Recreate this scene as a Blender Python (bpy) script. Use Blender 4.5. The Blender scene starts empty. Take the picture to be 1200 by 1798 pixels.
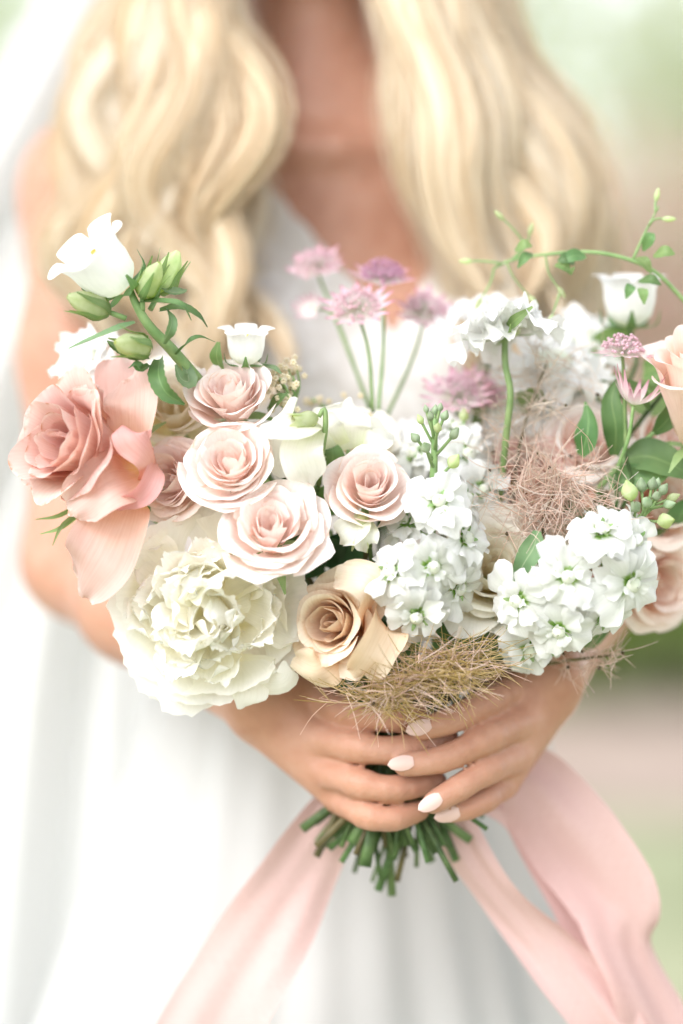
import bpy, math, random
import numpy as np
from mathutils import Vector, Matrix, Quaternion

# ------------------------------------------------------------------ camera, light, exposure
scene = bpy.context.scene
COL = scene.collection
DIST, CAMZ = 1.4167, 1.15            # camera to bouquet front, eye height
cam_d = bpy.data.cameras.new('camera'); cam = bpy.data.objects.new('camera', cam_d); COL.objects.link(cam)
cam.location = (0, -DIST, CAMZ); cam.rotation_euler = (math.pi/2, 0, 0)
cam_d.sensor_fit = 'VERTICAL'; cam_d.sensor_height = 36; cam_d.lens = 85
cam_d.clip_start = 0.05; cam_d.clip_end = 500
cam_d.dof.use_dof = True; cam_d.dof.focus_distance = DIST - 0.006; cam_d.dof.aperture_fstop = 1.35
scene.camera = cam

SUN = Vector((-0.50, -0.60, 0.66)).normalized()      # towards the sun: soft, high, from the left
world = bpy.data.worlds.new('World'); scene.world = world; world.use_nodes = True
wn, wl = world.node_tree.nodes, world.node_tree.links
bg = wn['Background']; sky = wn.new('ShaderNodeTexSky'); sky.sky_type = 'NISHITA'; sky.sun_disc = False
sky.sun_elevation = math.asin(SUN.z); sky.sun_rotation = math.atan2(SUN.x, SUN.y)
sky.air_density = 1.0; sky.dust_density = 1.0
hs = wn.new('ShaderNodeHueSaturation'); hs.inputs['Saturation'].default_value = 0.22   # thin bright overcast
wl.new(sky.outputs[0], hs.inputs['Color']); wl.new(hs.outputs[0], bg.inputs[0]); bg.inputs[1].default_value = 0.15
sun_d = bpy.data.lights.new('sun', 'SUN'); sun_d.energy = 1.0; sun_d.angle = math.radians(40); sun_d.color = (1.0, 0.965, 0.945)
sun = bpy.data.objects.new('sun', sun_d); COL.objects.link(sun)
sun.rotation_euler = SUN.to_track_quat('Z', 'Y').to_euler(); sun.location = (-3, -3, 6)
vs = scene.view_settings
vs.view_transform = 'Standard'; vs.look = 'None'; vs.gamma = 1; vs.use_curve_mapping = False; vs.exposure = 1.28
scene.cycles.use_denoising = True
scene.cycles.max_bounces = 16; scene.cycles.diffuse_bounces = 14; scene.cycles.transmission_bounces = 8; scene.cycles.transparent_max_bounces = 12
scene.cycles.sample_clamp_indirect = 8

RNG = np.random.default_rng(11)
R_ = random.Random(5)
def P(px, py, y=0.0):
    s = (DIST + y) / DIST / 3000.0
    return Vector(((px - 600) * s, y, CAMZ + (899 - py) * s))

# ------------------------------------------------------------------ materials
def mat(name, build):
    m = bpy.data.materials.new(name); m.use_nodes = True
    nt = m.node_tree; nt.nodes.clear(); out = nt.nodes.new('ShaderNodeOutputMaterial')
    nt.links.new(build(nt), out.inputs['Surface']); return m
def N(nt, t, **kw):
    n = nt.nodes.new(t)
    for k, v in kw.items(): setattr(n, k, v)
    return n
def ramp(nt, src, stops):
    r = N(nt, 'ShaderNodeValToRGB'); e = r.color_ramp.elements
    while len(e) < len(stops): e.new(0.5)
    for el, (p, c) in zip(e, stops): el.position = p; el.color = (*c, 1)
    nt.links.new(src, r.inputs[0]); return r.outputs[0]
def uv_split(nt):
    tc = N(nt, 'ShaderNodeUVMap'); s = N(nt, 'ShaderNodeSeparateXYZ'); nt.links.new(tc.outputs[0], s.inputs[0]); return tc.outputs[0], s.outputs[0], s.outputs[1]
def leafy(nt, col, transl, rough=0.5, spec=0.3, bump=None, bstr=0.2, tint=(1, 1, 1), bdist=0.0006):
    p = N(nt, 'ShaderNodeBsdfPrincipled'); p.inputs['Roughness'].default_value = rough; p.inputs['Specular IOR Level'].default_value = spec
    t = N(nt, 'ShaderNodeBsdfTranslucent'); mx = N(nt, 'ShaderNodeMixShader'); mx.inputs[0].default_value = transl
    tm = N(nt, 'ShaderNodeMix', data_type='RGBA', blend_type='MULTIPLY'); tm.inputs[0].default_value = 1; tm.inputs[7].default_value = (*tint, 1)
    nt.links.new(col, p.inputs['Base Color']); nt.links.new(col, tm.inputs[6]); nt.links.new(tm.outputs[2], t.inputs[0])
    if bump is not None:
        b = N(nt, 'ShaderNodeBump'); b.inputs['Strength'].default_value = bstr; b.inputs['Distance'].default_value = bdist
        nt.links.new(bump, b.inputs['Height']); nt.links.new(b.outputs[0], p.inputs['Normal']); nt.links.new(b.outputs[0], t.inputs[0 + 1])
    nt.links.new(p.outputs[0], mx.inputs[1]); nt.links.new(t.outputs[0], mx.inputs[2]); return mx.outputs[0]
def vary(nt, col, amt=0.06, hue=0.01):
    oi = N(nt, 'ShaderNodeObjectInfo'); h = N(nt, 'ShaderNodeHueSaturation')
    m = N(nt, 'ShaderNodeMapRange'); m.inputs[3].default_value = 1 - amt; m.inputs[4].default_value = 1 + amt * 0.6
    nt.links.new(oi.outputs['Random'], m.inputs[0]); nt.links.new(m.outputs[0], h.inputs['Value'])
    m2 = N(nt, 'ShaderNodeMapRange'); m2.inputs[3].default_value = 0.5 - hue; m2.inputs[4].default_value = 0.5 + hue
    nt.links.new(oi.outputs['Random'], m2.inputs[0]); nt.links.new(m2.outputs[0], h.inputs['Hue'])
    nt.links.new(col, h.inputs['Color']); return h.outputs[0]
def petal_mat(name, stops, transl=0.35, amt=0.05, fleck=None, veins=0.25, tint=(1, 1, 1)):
    def b(nt):
        uv, u, v = uv_split(nt)
        # petal pigment runs along the petal, loosened by noise
        tc = N(nt, 'ShaderNodeTexCoord'); ns = N(nt, 'ShaderNodeTexNoise'); ns.inputs['Scale'].default_value = 90; nt.links.new(tc.outputs['Object'], ns.inputs[0])
        ma = N(nt, 'ShaderNodeMath', operation='MULTIPLY_ADD'); ma.inputs[1].default_value = 0.3; ma.inputs[2].default_value = -0.15; nt.links.new(ns.outputs[0], ma.inputs[0])
        ad = N(nt, 'ShaderNodeMath', operation='ADD'); nt.links.new(v, ad.inputs[0]); nt.links.new(ma.outputs[0], ad.inputs[1])
        c = vary(nt, ramp(nt, ad.outputs[0], stops), amt)
        mp = N(nt, 'ShaderNodeMapping'); mp.inputs['Scale'].default_value = (14, 1.2, 1); nt.links.new(uv, mp.inputs[0])
        nv = N(nt, 'ShaderNodeTexNoise'); nv.inputs['Scale'].default_value = 2.2; nv.inputs['Detail'].default_value = 4; nt.links.new(mp.outputs[0], nv.inputs[0])
        # faint veins and blotches in the pigment
        nb = N(nt, 'ShaderNodeTexNoise'); nb.inputs['Scale'].default_value = 38; nb.inputs['Detail'].default_value = 3; nt.links.new(tc.outputs['Object'], nb.inputs[0])
        sm = N(nt, 'ShaderNodeMath', operation='ADD'); nt.links.new(nv.outputs[0], sm.inputs[0]); nt.links.new(nb.outputs[0], sm.inputs[1])
        vr = N(nt, 'ShaderNodeMapRange'); vr.inputs[1].default_value = .65; vr.inputs[2].default_value = 1.35; vr.inputs[3].default_value = .93; vr.inputs[4].default_value = 1.06; nt.links.new(sm.outputs[0], vr.inputs[0])
        hv_ = N(nt, 'ShaderNodeHueSaturation'); nt.links.new(c, hv_.inputs['Color']); nt.links.new(vr.outputs[0], hv_.inputs['Value'])
        sr = N(nt, 'ShaderNodeMapRange'); sr.inputs[1].default_value = .65; sr.inputs[2].default_value = 1.35; sr.inputs[3].default_value = 1.2; sr.inputs[4].default_value = .85; nt.links.new(sm.outputs[0], sr.inputs[0]); nt.links.new(sr.outputs[0], hv_.inputs['Saturation'])
        c = hv_.outputs[0]
        if fleck:
            nf = N(nt, 'ShaderNodeTexNoise'); nf.inputs['Scale'].default_value = 160; nf.inputs['Detail'].default_value = 3; nt.links.new(tc.outputs['Object'], nf.inputs[0])
            ed = N(nt, 'ShaderNodeMapRange'); ed.inputs[1].default_value = 0.93; ed.inputs[2].default_value = 1.0; nt.links.new(v, ed.inputs[0])
            fl = N(nt, 'ShaderNodeMapRange'); fl.inputs[1].default_value = 0.52; fl.inputs[2].default_value = 0.66; nt.links.new(nf.outputs[0], fl.inputs[0])
            mm = N(nt, 'ShaderNodeMath', operation='MULTIPLY'); nt.links.new(ed.outputs[0], mm.inputs[0]); nt.links.new(fl.outputs[0], mm.inputs[1])
            mx = N(nt, 'ShaderNodeMix', data_type='RGBA'); nt.links.new(mm.outputs[0], mx.inputs[0]); nt.links.new(c, mx.inputs[6]); mx.inputs[7].default_value = (*fleck, 1); c = mx.outputs[2]
        return leafy(nt, c, transl, 0.55, 0.22, nv.outputs[0], veins, tint)
    return mat(name, b)
def leaf_mat(name, dark, light, transl=0.3, scale=40, rough=0.45, mid=None):
    def b(nt):
        uv, u, v = uv_split(nt)
        tc = N(nt, 'ShaderNodeTexCoord'); ns = N(nt, 'ShaderNodeTexNoise'); ns.inputs['Scale'].default_value = scale; ns.inputs['Detail'].default_value = 3; nt.links.new(tc.outputs['Object'], ns.inputs[0])
        c = ramp(nt, ns.outputs[0], [(0.3, dark), (0.7, light)])
        if mid:
            a = N(nt, 'ShaderNodeMath', operation='SUBTRACT'); a.inputs[1].default_value = 0.5; nt.links.new(u, a.inputs[0])
            ab = N(nt, 'ShaderNodeMath', operation='ABSOLUTE'); nt.links.new(a.outputs[0], ab.inputs[0])
            mr = N(nt, 'ShaderNodeMapRange'); mr.inputs[1].default_value = 0.05; mr.inputs[2].default_value = 0.0; nt.links.new(ab.outputs[0], mr.inputs[0])
            mx = N(nt, 'ShaderNodeMix', data_type='RGBA'); nt.links.new(mr.outputs[0], mx.inputs[0]); nt.links.new(c, mx.inputs[6]); mx.inputs[7].default_value = (*mid, 1); c = mx.outputs[2]
        c = vary(nt, c, 0.2, 0.012)
        return leafy(nt, c, transl, rough, 0.35, ns.outputs[0], 0.25, (1.2, 1.15, 0.6))
    return mat(name, b)

M = {}
M['blush'] = petal_mat('blush_petal', [(0.0, (.97, .87, .79)), (0.30, (.975, .86, .81)), (0.68, (.97, .885, .855)), (1.0, (.955, .905, .885))], 0.22, fleck=(.84, .64, .50), tint=(1, .90, .85))
M['peachblush'] = petal_mat('peach_blush_petal', [(0.0, (.92, .74, .58)), (0.4, (.94, .78, .69)), (1.0, (.95, .86, .81))], 0.32, tint=(1, .90, .84))
M['dusty'] = petal_mat('dusty_pink_petal', [(0.0, (.88, .66, .22)), (0.2, (.85, .57, .43)), (0.55, (.82, .585, .53)), (0.95, (.83, .63, .59)), (1.0, (.89, .76, .72))], 0.42, fleck=(.62, .32, .20), tint=(1, .84, .76))
M['dustyback'] = petal_mat('deep_rose_petal_back', [(0.0, (.80, .48, .32)), (0.5, (.82, .47, .43)), (1.0, (.78, .44, .43))], 0.3, fleck=(.45, .18, .10), tint=(1, .75, .7))
M['peach'] = petal_mat('peach_petal', [(0.0, (.80, .52, .36)), (0.35, (.86, .66, .49)), (0.8, (.88, .74, .59)), (1.0, (.91, .82, .70))], 0.28, fleck=(.70, .50, .34), tint=(1, .88, .76))
M['cream'] = petal_mat('cream_petal', [(0.0, (.94, .87, .66)), (0.4, (.94, .90, .79)), (1.0, (.94, .92, .86))], 0.30, tint=(1, .96, .86))
M['peony'] = petal_mat('peony_petal', [(0.0, (.95, .91, .70)), (0.25, (.955, .94, .86)), (0.6, (.95, .945, .905)), (1.0, (.945, .94, .92))], 0.34, veins=0.35, tint=(1, .98, .90))
M['white'] = petal_mat('white_petal', [(0.0, (.76, .82, .52)), (0.14, (.90, .92, .84)), (0.4, (.90, .90, .89)), (1.0, (.91, .91, .91))], 0.36, veins=0.35)
M['stock'] = petal_mat('stock_petal', [(0.0, (.16, .36, .06)), (0.13, (.36, .54, .16)), (0.27, (.82, .84, .79)), (1.0, (.86, .86, .86))], 0.34, veins=0.3)
M['sweet'] = petal_mat('sweet_pea_petal', [(0.0, (.80, .85, .58)), (0.3, (.92, .92, .84)), (1.0, (.95, .95, .92))], 0.5, veins=0.3)
M['bract'] = petal_mat('astrantia_bract', [(0.0, (.90, .90, .80)), (0.45, (.90, .82, .82)), (0.8, (.84, .56, .66)), (1.0, (.58, .24, .32))], 0.4)
M['astra'] = petal_mat('astrantia_floret', [(0.0, (.88, .88, .76)), (0.6, (.88, .82, .80)), (1.0, (.78, .54, .62))], 0.35)
M['astra_dark'] = petal_mat('astrantia_floret_mauve', [(0.0, (.84, .76, .78)), (0.6, (.74, .50, .62)), (1.0, (.62, .36, .50))], 0.35)
M['yarrow'] = petal_mat('yarrow_floret', [(0.0, (.90, .80, .52)), (1.0, (.93, .88, .74))], 0.4)
M['leaf'] = leaf_mat('green_leaf', (.08, .18, .06), (.18, .31, .13), 0.3, mid=(.22, .36, .15))
M['leafpale'] = leaf_mat('pale_leaf', (.17, .29, .11), (.30, .43, .19), 0.4, mid=(.34, .46, .22))
M['leafgrey'] = leaf_mat('grey_green_leaf', (.14, .25, .12), (.24, .36, .20), 0.25, mid=(.34, .44, .28))
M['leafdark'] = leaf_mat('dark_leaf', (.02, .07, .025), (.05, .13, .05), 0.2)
M['stem'] = leaf_mat('green_stem', (.18, .31, .11), (.33, .46, .20), 0.1, 90)
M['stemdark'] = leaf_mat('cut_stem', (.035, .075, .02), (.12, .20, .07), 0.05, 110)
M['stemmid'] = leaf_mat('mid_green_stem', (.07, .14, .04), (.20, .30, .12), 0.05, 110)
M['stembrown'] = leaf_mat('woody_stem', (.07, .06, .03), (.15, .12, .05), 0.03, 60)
M['bud'] = leaf_mat('downy_bud', (.30, .42, .26), (.52, .60, .44), 0.3, 200, 0.8)
M['budlight'] = leaf_mat('pale_green_bud', (.52, .64, .34), (.76, .82, .60), 0.45, 120)
def simple(name, c1, c2, scale=200, rough=0.6, transl=0.2, tint=(1, 1, 1)):
    def b(nt):
        uv, u, v = uv_split(nt); tc = N(nt, 'ShaderNodeTexCoord'); ns = N(nt, 'ShaderNodeTexNoise'); ns.inputs['Scale'].default_value = scale; nt.links.new(tc.outputs['Object'], ns.inputs[0])
        ad = N(nt, 'ShaderNodeMath', operation='ADD'); nt.links.new(u, ad.inputs[0]); nt.links.new(ns.outputs[0], ad.inputs[1])
        hf = N(nt, 'ShaderNodeMath', operation='MULTIPLY'); hf.inputs[1].default_value = 0.5; nt.links.new(ad.outputs[0], hf.inputs[0])
        return leafy(nt, ramp(nt, hf.outputs[0], [(0.3, c1), (0.7, c2)]), transl, rough, 0.25, None, 0, tint)
    return mat(name, b)
M['smokegold'] = simple('golden_filament', (.48, .34, .10), (.70, .54, .30), 120, 0.6, 0.3)
M['smokepink'] = simple('pinkish_filament', (.80, .57, .46), (.90, .75, .67), 120, 0.6, 0.35)
M['smokepale'] = simple('pale_filament', (.78, .66, .54), (.88, .80, .73), 120, 0.6, 0.4)
M['seed'] = simple('brown_seed', (.05, .035, .02), (.12, .09, .04), 300, 0.5, 0.0)
M['pistil'] = simple('yellow_pistil', (.72, .70, .25), (.80, .66, .16), 300, 0.5, 0.2)
M['centre'] = simple('white_centre', (.80, .84, .70), (.90, .90, .86), 150, 0.5, 0.3)
M['nail'] = simple('pale_pink_nail', (.68, .47, .42), (.76, .57, .52), 60, 0.18, 0.0)

# ------------------------------------------------------------------ geometry helpers
def link_mesh(name, V, F, material, parent=None, UV=None, smooth=True):
    me = bpy.data.meshes.new(name); V = np.asarray(V, dtype=np.float32)
    F = np.asarray(F, dtype=np.int32); n, k = F.shape
    me.vertices.add(len(V)); me.vertices.foreach_set('co', V.ravel())
    me.loops.add(n * k); me.loops.foreach_set('vertex_index', F.ravel())
    me.polygons.add(n); me.polygons.foreach_set('loop_start', np.arange(0, n * k, k, dtype=np.int32))
    me.polygons.foreach_set('use_smooth', np.full(n, smooth))
    if UV is not None:
        ul = me.uv_layers.new(name='UVMap'); ul.data.foreach_set('uv', np.asarray(UV, dtype=np.float32)[F.ravel()].ravel())
    me.materials.append(material); me.update(calc_edges=True)
    o = bpy.data.objects.new(name, me); COL.objects.link(o)
    if parent is not None: o.parent = parent
    return o
def copy_part(src, parent, mtx=None):
    o = src.copy(); COL.objects.link(o); o.parent = parent
    if mtx is not None: o.matrix_basis = mtx
    return o
_gridF = {}
def grid_faces(nu, nv, wrap=False):
    key = (nu, nv, wrap)
    if key not in _gridF:
        a = np.arange(nu * nv).reshape(nu, nv)
        if wrap: a = np.vstack([a, a[:1]])
        _gridF[key] = np.stack([a[:-1, :-1], a[1:, :-1], a[1:, 1:], a[:-1, 1:]], -1).reshape(-1, 4)
    return _gridF[key]
def grid_uv(nu, nv):
    u, v = np.meshgrid(np.linspace(0, 1, nu), np.linspace(0, 1, nv), indexing='ij'); return np.stack([u, v], -1).reshape(-1, 2)
def spline(pts, n):
    p = np.array([list(x) for x in pts], float)
    if len(p) == 2: return p[0] + (p[1] - p[0]) * np.linspace(0, 1, n)[:, None]
    q = np.vstack([2 * p[0] - p[1], p, 2 * p[-1] - p[-2]]); t = np.linspace(0, len(p) - 1 - 1e-6, n); i = t.astype(int); f = (t - i)[:, None]
    a, b, c, d = q[i], q[i + 1], q[i + 2], q[i + 3]
    return 0.5 * (2 * b + (c - a) * f + (2 * a - 5 * b + 4 * c - d) * f ** 2 + (3 * b - a - 3 * c + d) * f ** 3)
def nrm(a): return a / (np.linalg.norm(a, axis=-1, keepdims=True) + 1e-12)
def tube_geo(pts, radii, n=10, sides=7, cap=True):
    c = spline(pts, n); r = np.interp(np.linspace(0, 1, n), np.linspace(0, 1, len(radii)), radii)
    t = nrm(np.gradient(c, axis=0)); ref = np.array([0.31, 0.9, 0.2]); s = nrm(np.cross(t, ref)); b = np.cross(t, s)
    a = np.arange(sides) / sides * 2 * math.pi
    V = c[None] + r[None, :, None] * (np.cos(a)[:, None, None] * s[None] + np.sin(a)[:, None, None] * b[None])
    V = V.reshape(-1, 3); F = grid_faces(sides, n, True); UV = grid_uv(sides, n)
    if cap:   # flat cut ends
        k = len(V); V = np.vstack([V, c[0], c[-1]]); UV = np.vstack([UV, [[.5, 0], [.5, 1]]])
        ids = np.arange(sides) * n; nx = np.roll(ids, -1)
        F = np.vstack([F, np.stack([np.full(sides, k), nx, ids, ids], -1)[:, [0, 1, 2, 2]], np.stack([np.full(sides, k + 1), ids + n - 1, nx + n - 1, nx + n - 1], -1)])
    return V, F, UV
def clean_quads(V, F):
    return F
def tube(name, pts, radii, material, parent, n=10, sides=7, inv=None):
    V, F, UV = tube_geo(pts, radii, n, sides, False)
    k = len(V); c0 = V[[i * n for i in range(sides)]].mean(0); c1 = V[[i * n + n - 1 for i in range(sides)]].mean(0)
    # end caps as a shrunken ring so every face stays a quad
    ids = np.arange(sides) * n; nx = np.roll(ids, -1)
    e0 = c0 + (V[ids] - c0) * 0.05; e1 = c1 + (V[ids + n - 1] - c1) * 0.05
    V = np.vstack([V, e0, e1]); UV = np.vstack([UV, UV[ids], UV[ids + n - 1]])
    j = np.arange(sides); jn = np.roll(j, -1)
    F = np.vstack([F, np.stack([ids, k + j, k + jn, nx], -1), np.stack([ids + n - 1, nx + n - 1, k + sides + jn, k + sides + j], -1)])
    return link_mesh(name, xf(V, inv), F, material, parent, UV)
def xf(V, inv):
    if inv is None: return V
    m = np.array(inv); return np.asarray(V) @ m[:3, :3].T + m[:3, 3]
def strip(name, pts, widths, normals, material, parent, nu=7, nv=14, cup=0.0, inv=None, round_tip=0.0, serr=0.0, ruff=0.0, seed=0, fold=0.0, wave=0.0, jag=0.0, pleat=0.0):
    """A leaf, free petal or ribbon: centre line, width along it, surface normal hint(s)."""
    c = spline(pts, nv); t = nrm(np.gradient(c, axis=0))
    nn = np.array([list(x) for x in (normals if isinstance(normals, list) else [normals])], float)
    if len(nn) > 1: nn = spline(nn, nv)
    else: nn = np.repeat(nn, nv, 0)
    s = nrm(np.cross(t, nn)); b = nrm(np.cross(s, t))
    w = np.interp(np.linspace(0, 1, nv), np.linspace(0, 1, len(widths)), widths)
    # soften the width polyline
    w = np.convolve(np.pad(w, 1, mode='edge'), [.25, .5, .25], 'valid'); 
    u = np.linspace(-1, 1, nu); rs = np.random.default_rng(seed); ph = rs.uniform(0, 6.28, 6)
    v = np.linspace(0, 1, nv)
    ww = w[None] * (1 + serr * (np.arange(nv) % 2)[None] * (np.abs(u)[:, None] > .99))
    off = u[:, None] * ww / 2
    h = cup * w[None] * (u[:, None] ** 2 - 0.3) + fold * w[None] * np.abs(u)[:, None]
    h = h + ruff * w.max() * np.abs(u[:, None]) ** 1.5 * np.sin(v[None] * 9 + ph[0] + u[:, None] * 2) + ruff * w.max() * 0.6 * v[None] ** 3 * np.sin(u[:, None] * 5 + ph[1])
    h = h + wave * np.sin(v[None] * 11 + ph[2] + u[:, None] * 1.4) + pleat * (np.sin(u[:, None] * 4.5 + v[None] * 7 + ph[3]) + .6 * np.sin(u[:, None] * 8 - v[None] * 4 + ph[4]))
    V = c[None] + s[None] * off[..., None] + b[None] * h[..., None]
    if round_tip: V = V - t[None] * (round_tip * w.max() * (np.abs(u)[:, None] ** 2.4) * (v[None] ** 3))[..., None]
    if jag: V = V + t[None] * (jag * w.max() * (np.sin(u * 13 + ph[3]) * .6 + np.sin(u * 27 + ph[4]) * .5 - 1.6 * np.exp(-((u - .5 * math.sin(ph[5])) / .15) ** 2))[:, None] * (v[None] ** 4))[..., None]
    return link_mesh(name, xf(V.reshape(-1, 3), inv), grid_faces(nu, nv), material, parent, grid_uv(nu, nv))
def blob_geo(rx, rz, nu=10, nv=8, prof=None):
    th = np.linspace(0, 2 * math.pi, nu, endpoint=False)[:, None]; v = np.linspace(0.02, 0.98, nv)[None]
    r = np.sin(v * math.pi) ** 0.8 if prof is None else np.interp(v, np.linspace(0, 1, len(prof)), prof)
    x = rx * r * np.cos(th); y = rx * r * np.sin(th); z = rz * (v - 0.0) * np.ones_like(th)
    return np.stack([x, y, z], -1).reshape(-1, 3), grid_faces(nu, nv, True), grid_uv(nu, nv)
def frame(pos, direction, roll=0.0):
    q = Vector(direction).normalized().to_track_quat('Z', 'Y'); return Matrix.Translation(pos) @ q.to_matrix().to_4x4() @ Matrix.Rotation(roll, 4, 'Z')
def thing(name, label, cat, mtx, group=None):
    o = bpy.data.objects.new(name, None); COL.objects.link(o); o.matrix_basis = mtx; o.empty_display_size = 0.01
    o['label'] = label; o['category'] = cat
    if group: o['group'] = group
    return o
def tag(o, label, cat, group=None):
    o['label'] = label; o['category'] = cat
    if group: o['group'] = group
    return o

# ------------------------------------------------------------------ setting behind the bride
def ground_mat(name, a, b, scale):
    def bd(nt):
        tc = N(nt, 'ShaderNodeTexCoord'); n1 = N(nt, 'ShaderNodeTexNoise'); n1.inputs['Scale'].default_value = scale; n1.inputs['Detail'].default_value = 6; nt.links.new(tc.outputs['Object'], n1.inputs[0])
        p = N(nt, 'ShaderNodeBsdfPrincipled'); p.inputs['Roughness'].default_value = .95
        nt.links.new(ramp(nt, n1.outputs[0], [(.35, a), (.65, b)]), p.inputs['Base Color'])
        bp = N(nt, 'ShaderNodeBump'); bp.inputs['Strength'].default_value = .6; nt.links.new(n1.outputs[0], bp.inputs['Height']); nt.links.new(bp.outputs[0], p.inputs['Normal'])
        return p.outputs[0]
    return mat(name, bd)
def quad_sheet(name, x0, x1, y0, y1, z, m, wob=0.0, n=40):
    xs = np.linspace(x0, x1, n); rs = np.random.default_rng(3)
    top = y1 + wob * np.sin(xs * 1.3) + wob * .5 * np.sin(xs * 3.1 + 1); bot = y0 + wob * np.sin(xs * 0.9 + 2)
    V = np.vstack([np.stack([xs, bot, np.full(n, z)], -1), np.stack([xs, top, np.full(n, z)], -1)]); i = np.arange(n - 1)
    o = link_mesh(name, V, np.stack([i, i + 1, i + 1 + n, i + n], -1), m, smooth=False); o['kind'] = 'structure'; return o
quad_sheet('lawn', -150, 150, -20, 280, 0.0, ground_mat('lawn_grass', (.25, .28, .15), (.42, .43, .27), 1.2), n=2)
quad_sheet('earth_bed', -30, 30, 7.6, 12.6, 0.012, ground_mat('dry_earth', (.34, .255, .205), (.48, .38, .315), 3), 0.25)

def leaf_cloud(centres, radii, n, size, rs, flat=0.0):
    """n small pointed leaf faces spread through the lobes of a crown."""
    k = rs.integers(0, len(centres), n); d = nrm(rs.normal(size=(n, 3))); rr = rs.uniform(.35, 1.05, (n, 1)) ** .6
    c = np.asarray(centres)[k] + d * rr * np.asarray(radii)[k]
    a = nrm(rs.normal(size=(n, 3))); b = nrm(np.cross(a, nrm(d + .5 * rs.normal(size=(n, 3))))); s = size * rs.uniform(.6, 1.4, (n, 1))
    V = np.stack([c - a * s, c + b * s * .45, c + a * s, c - b * s * .45], 1).reshape(-1, 3)
    return V, np.arange(4 * n).reshape(n, 4), np.tile([[0, 0], [1, .5], [0, 1], [0, .5]], (n, 1))
def plant(name, label, cat, loc, h, w, m, nl, lobes, seed, size, group=None, trunk_h=0.0, m2=None, label2=None):
    rs = np.random.default_rng(seed); root = thing(name, label, cat, Matrix.Translation(loc), group)
    cs, rd = [], []
    for i in range(lobes):
        a = rs.uniform(0, 6.28); q = rs.uniform(0, 1) ** .5
        z = trunk_h + (h - trunk_h) * rs.uniform(.18, .82); tap = 1 - .5 * abs((z - trunk_h) / (h - trunk_h) - .4)
        cs.append((math.cos(a) * q * w * .38 * tap, math.sin(a) * q * w * .38 * tap, z)); r = w * rs.uniform(.14, .26); rd.append((r, r, min(r, (h - trunk_h) * .3)))
    V, F, UV = leaf_cloud(cs, rd, nl, size, rs); V[:, 2] = np.maximum(V[:, 2], .02); link_mesh('crown', V, F, m, root, UV, False)
    if m2: 
        V, F, UV = leaf_cloud(cs, [tuple(x * 1.04 for x in r) for r in rd], int(nl * 1.3), size * .9, rs); V[:, 2] = np.maximum(V[:, 2], .02); o = link_mesh('blossom', V, F, m2, root, UV, False); o['kind'] = 'stuff'
    tr = max(.03, w * .03)
    tube('trunk', [(0, 0, 0), (.05 * w * .3, 0, max(trunk_h, h * .3) * .6), (0, 0, max(trunk_h, h * .3)), (.02, 0, h * .7)], [tr * 1.3, tr, tr * .8, tr * .25], M['bark'], root, 8, 8)
    for i in range(5):
        c = cs[i % len(cs)]; tube('limb', [(0, 0, max(trunk_h, h * .25) * .85), (c[0] * .5, c[1] * .5, (c[2] + max(trunk_h, h * .25)) * .5), c], [tr * .6, tr * .35, tr * .12], M['bark'], root, 6, 6)
    return root
M['bark'] = simple('bark', (.10, .07, .05), (.20, .15, .11), 12, 0.9, 0.0)
M['f_green'] = leaf_mat('shrub_foliage', (.19, .29, .07), (.33, .43, .14), 0.45, 2)
M['f_sage'] = leaf_mat('sage_foliage', (.45, .51, .43), (.61, .66, .58), 0.5, 1)
M['f_lime'] = leaf_mat('lime_foliage', (.44, .50, .26), (.62, .66, .40), 0.5, 1)
M['f_pink'] = simple('pink_blossom', (.70, .42, .42), (.82, .62, .58), 3, 0.7, 0.4)
plant('round_shrub', 'clipped mid green shrub on the earth bed right of the gown', 'shrub', (2.15, 13.3, 0), 1.15, 2.6, M['f_green'], 10000, 12, 1, .07)
plant('round_shrub', 'low bushy green shrub behind the gown', 'shrub', (-0.6, 13.6, 0), 1.0, 2.4, M['f_green'], 4000, 12, 2, .07)
plant('flowering_shrub', 'tall shrub in pink blossom beside the round green shrub', 'shrub', (2.5, 17.5, 0), 4.6, 4.2, M['f_sage'], 2400, 16, 3, .10, m2=M['f_pink'])
plant('flowering_shrub', 'pale pink flowering shrub growing at the far left of the bed', 'shrub', (-4.3, 16.5, 0), 3.8, 3.6, M['f_sage'], 3000, 14, 4, .10, m2=M['f_pink'])
plant('garden_tree', 'tall sage green tree standing behind the pink flowering shrub', 'tree', (3.4, 25, 0), 9.5, 8.0, M['f_sage'], 2600, 26, 5, .17, 'trees at the end of the garden', 1.8)
plant('garden_tree', 'lime green tree rising above the other trees', 'tree', (6.5, 30, 0), 12.5, 8.5, M['f_lime'], 2200, 24, 6, .19, 'trees at the end of the garden', 2.6)
plant('garden_tree', 'sage green tree behind the veil', 'tree', (-6.5, 27, 0), 10, 8.0, M['f_sage'], 3500, 22, 7, .17, 'trees at the end of the garden', 2.0)
plant('garden_tree', 'lime green tree hidden behind the hair and shoulders', 'tree', (-1.5, 31, 0), 9, 7.5, M['f_lime'], 2200, 20, 8, .18, 'trees at the end of the garden', 2.0)

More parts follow.
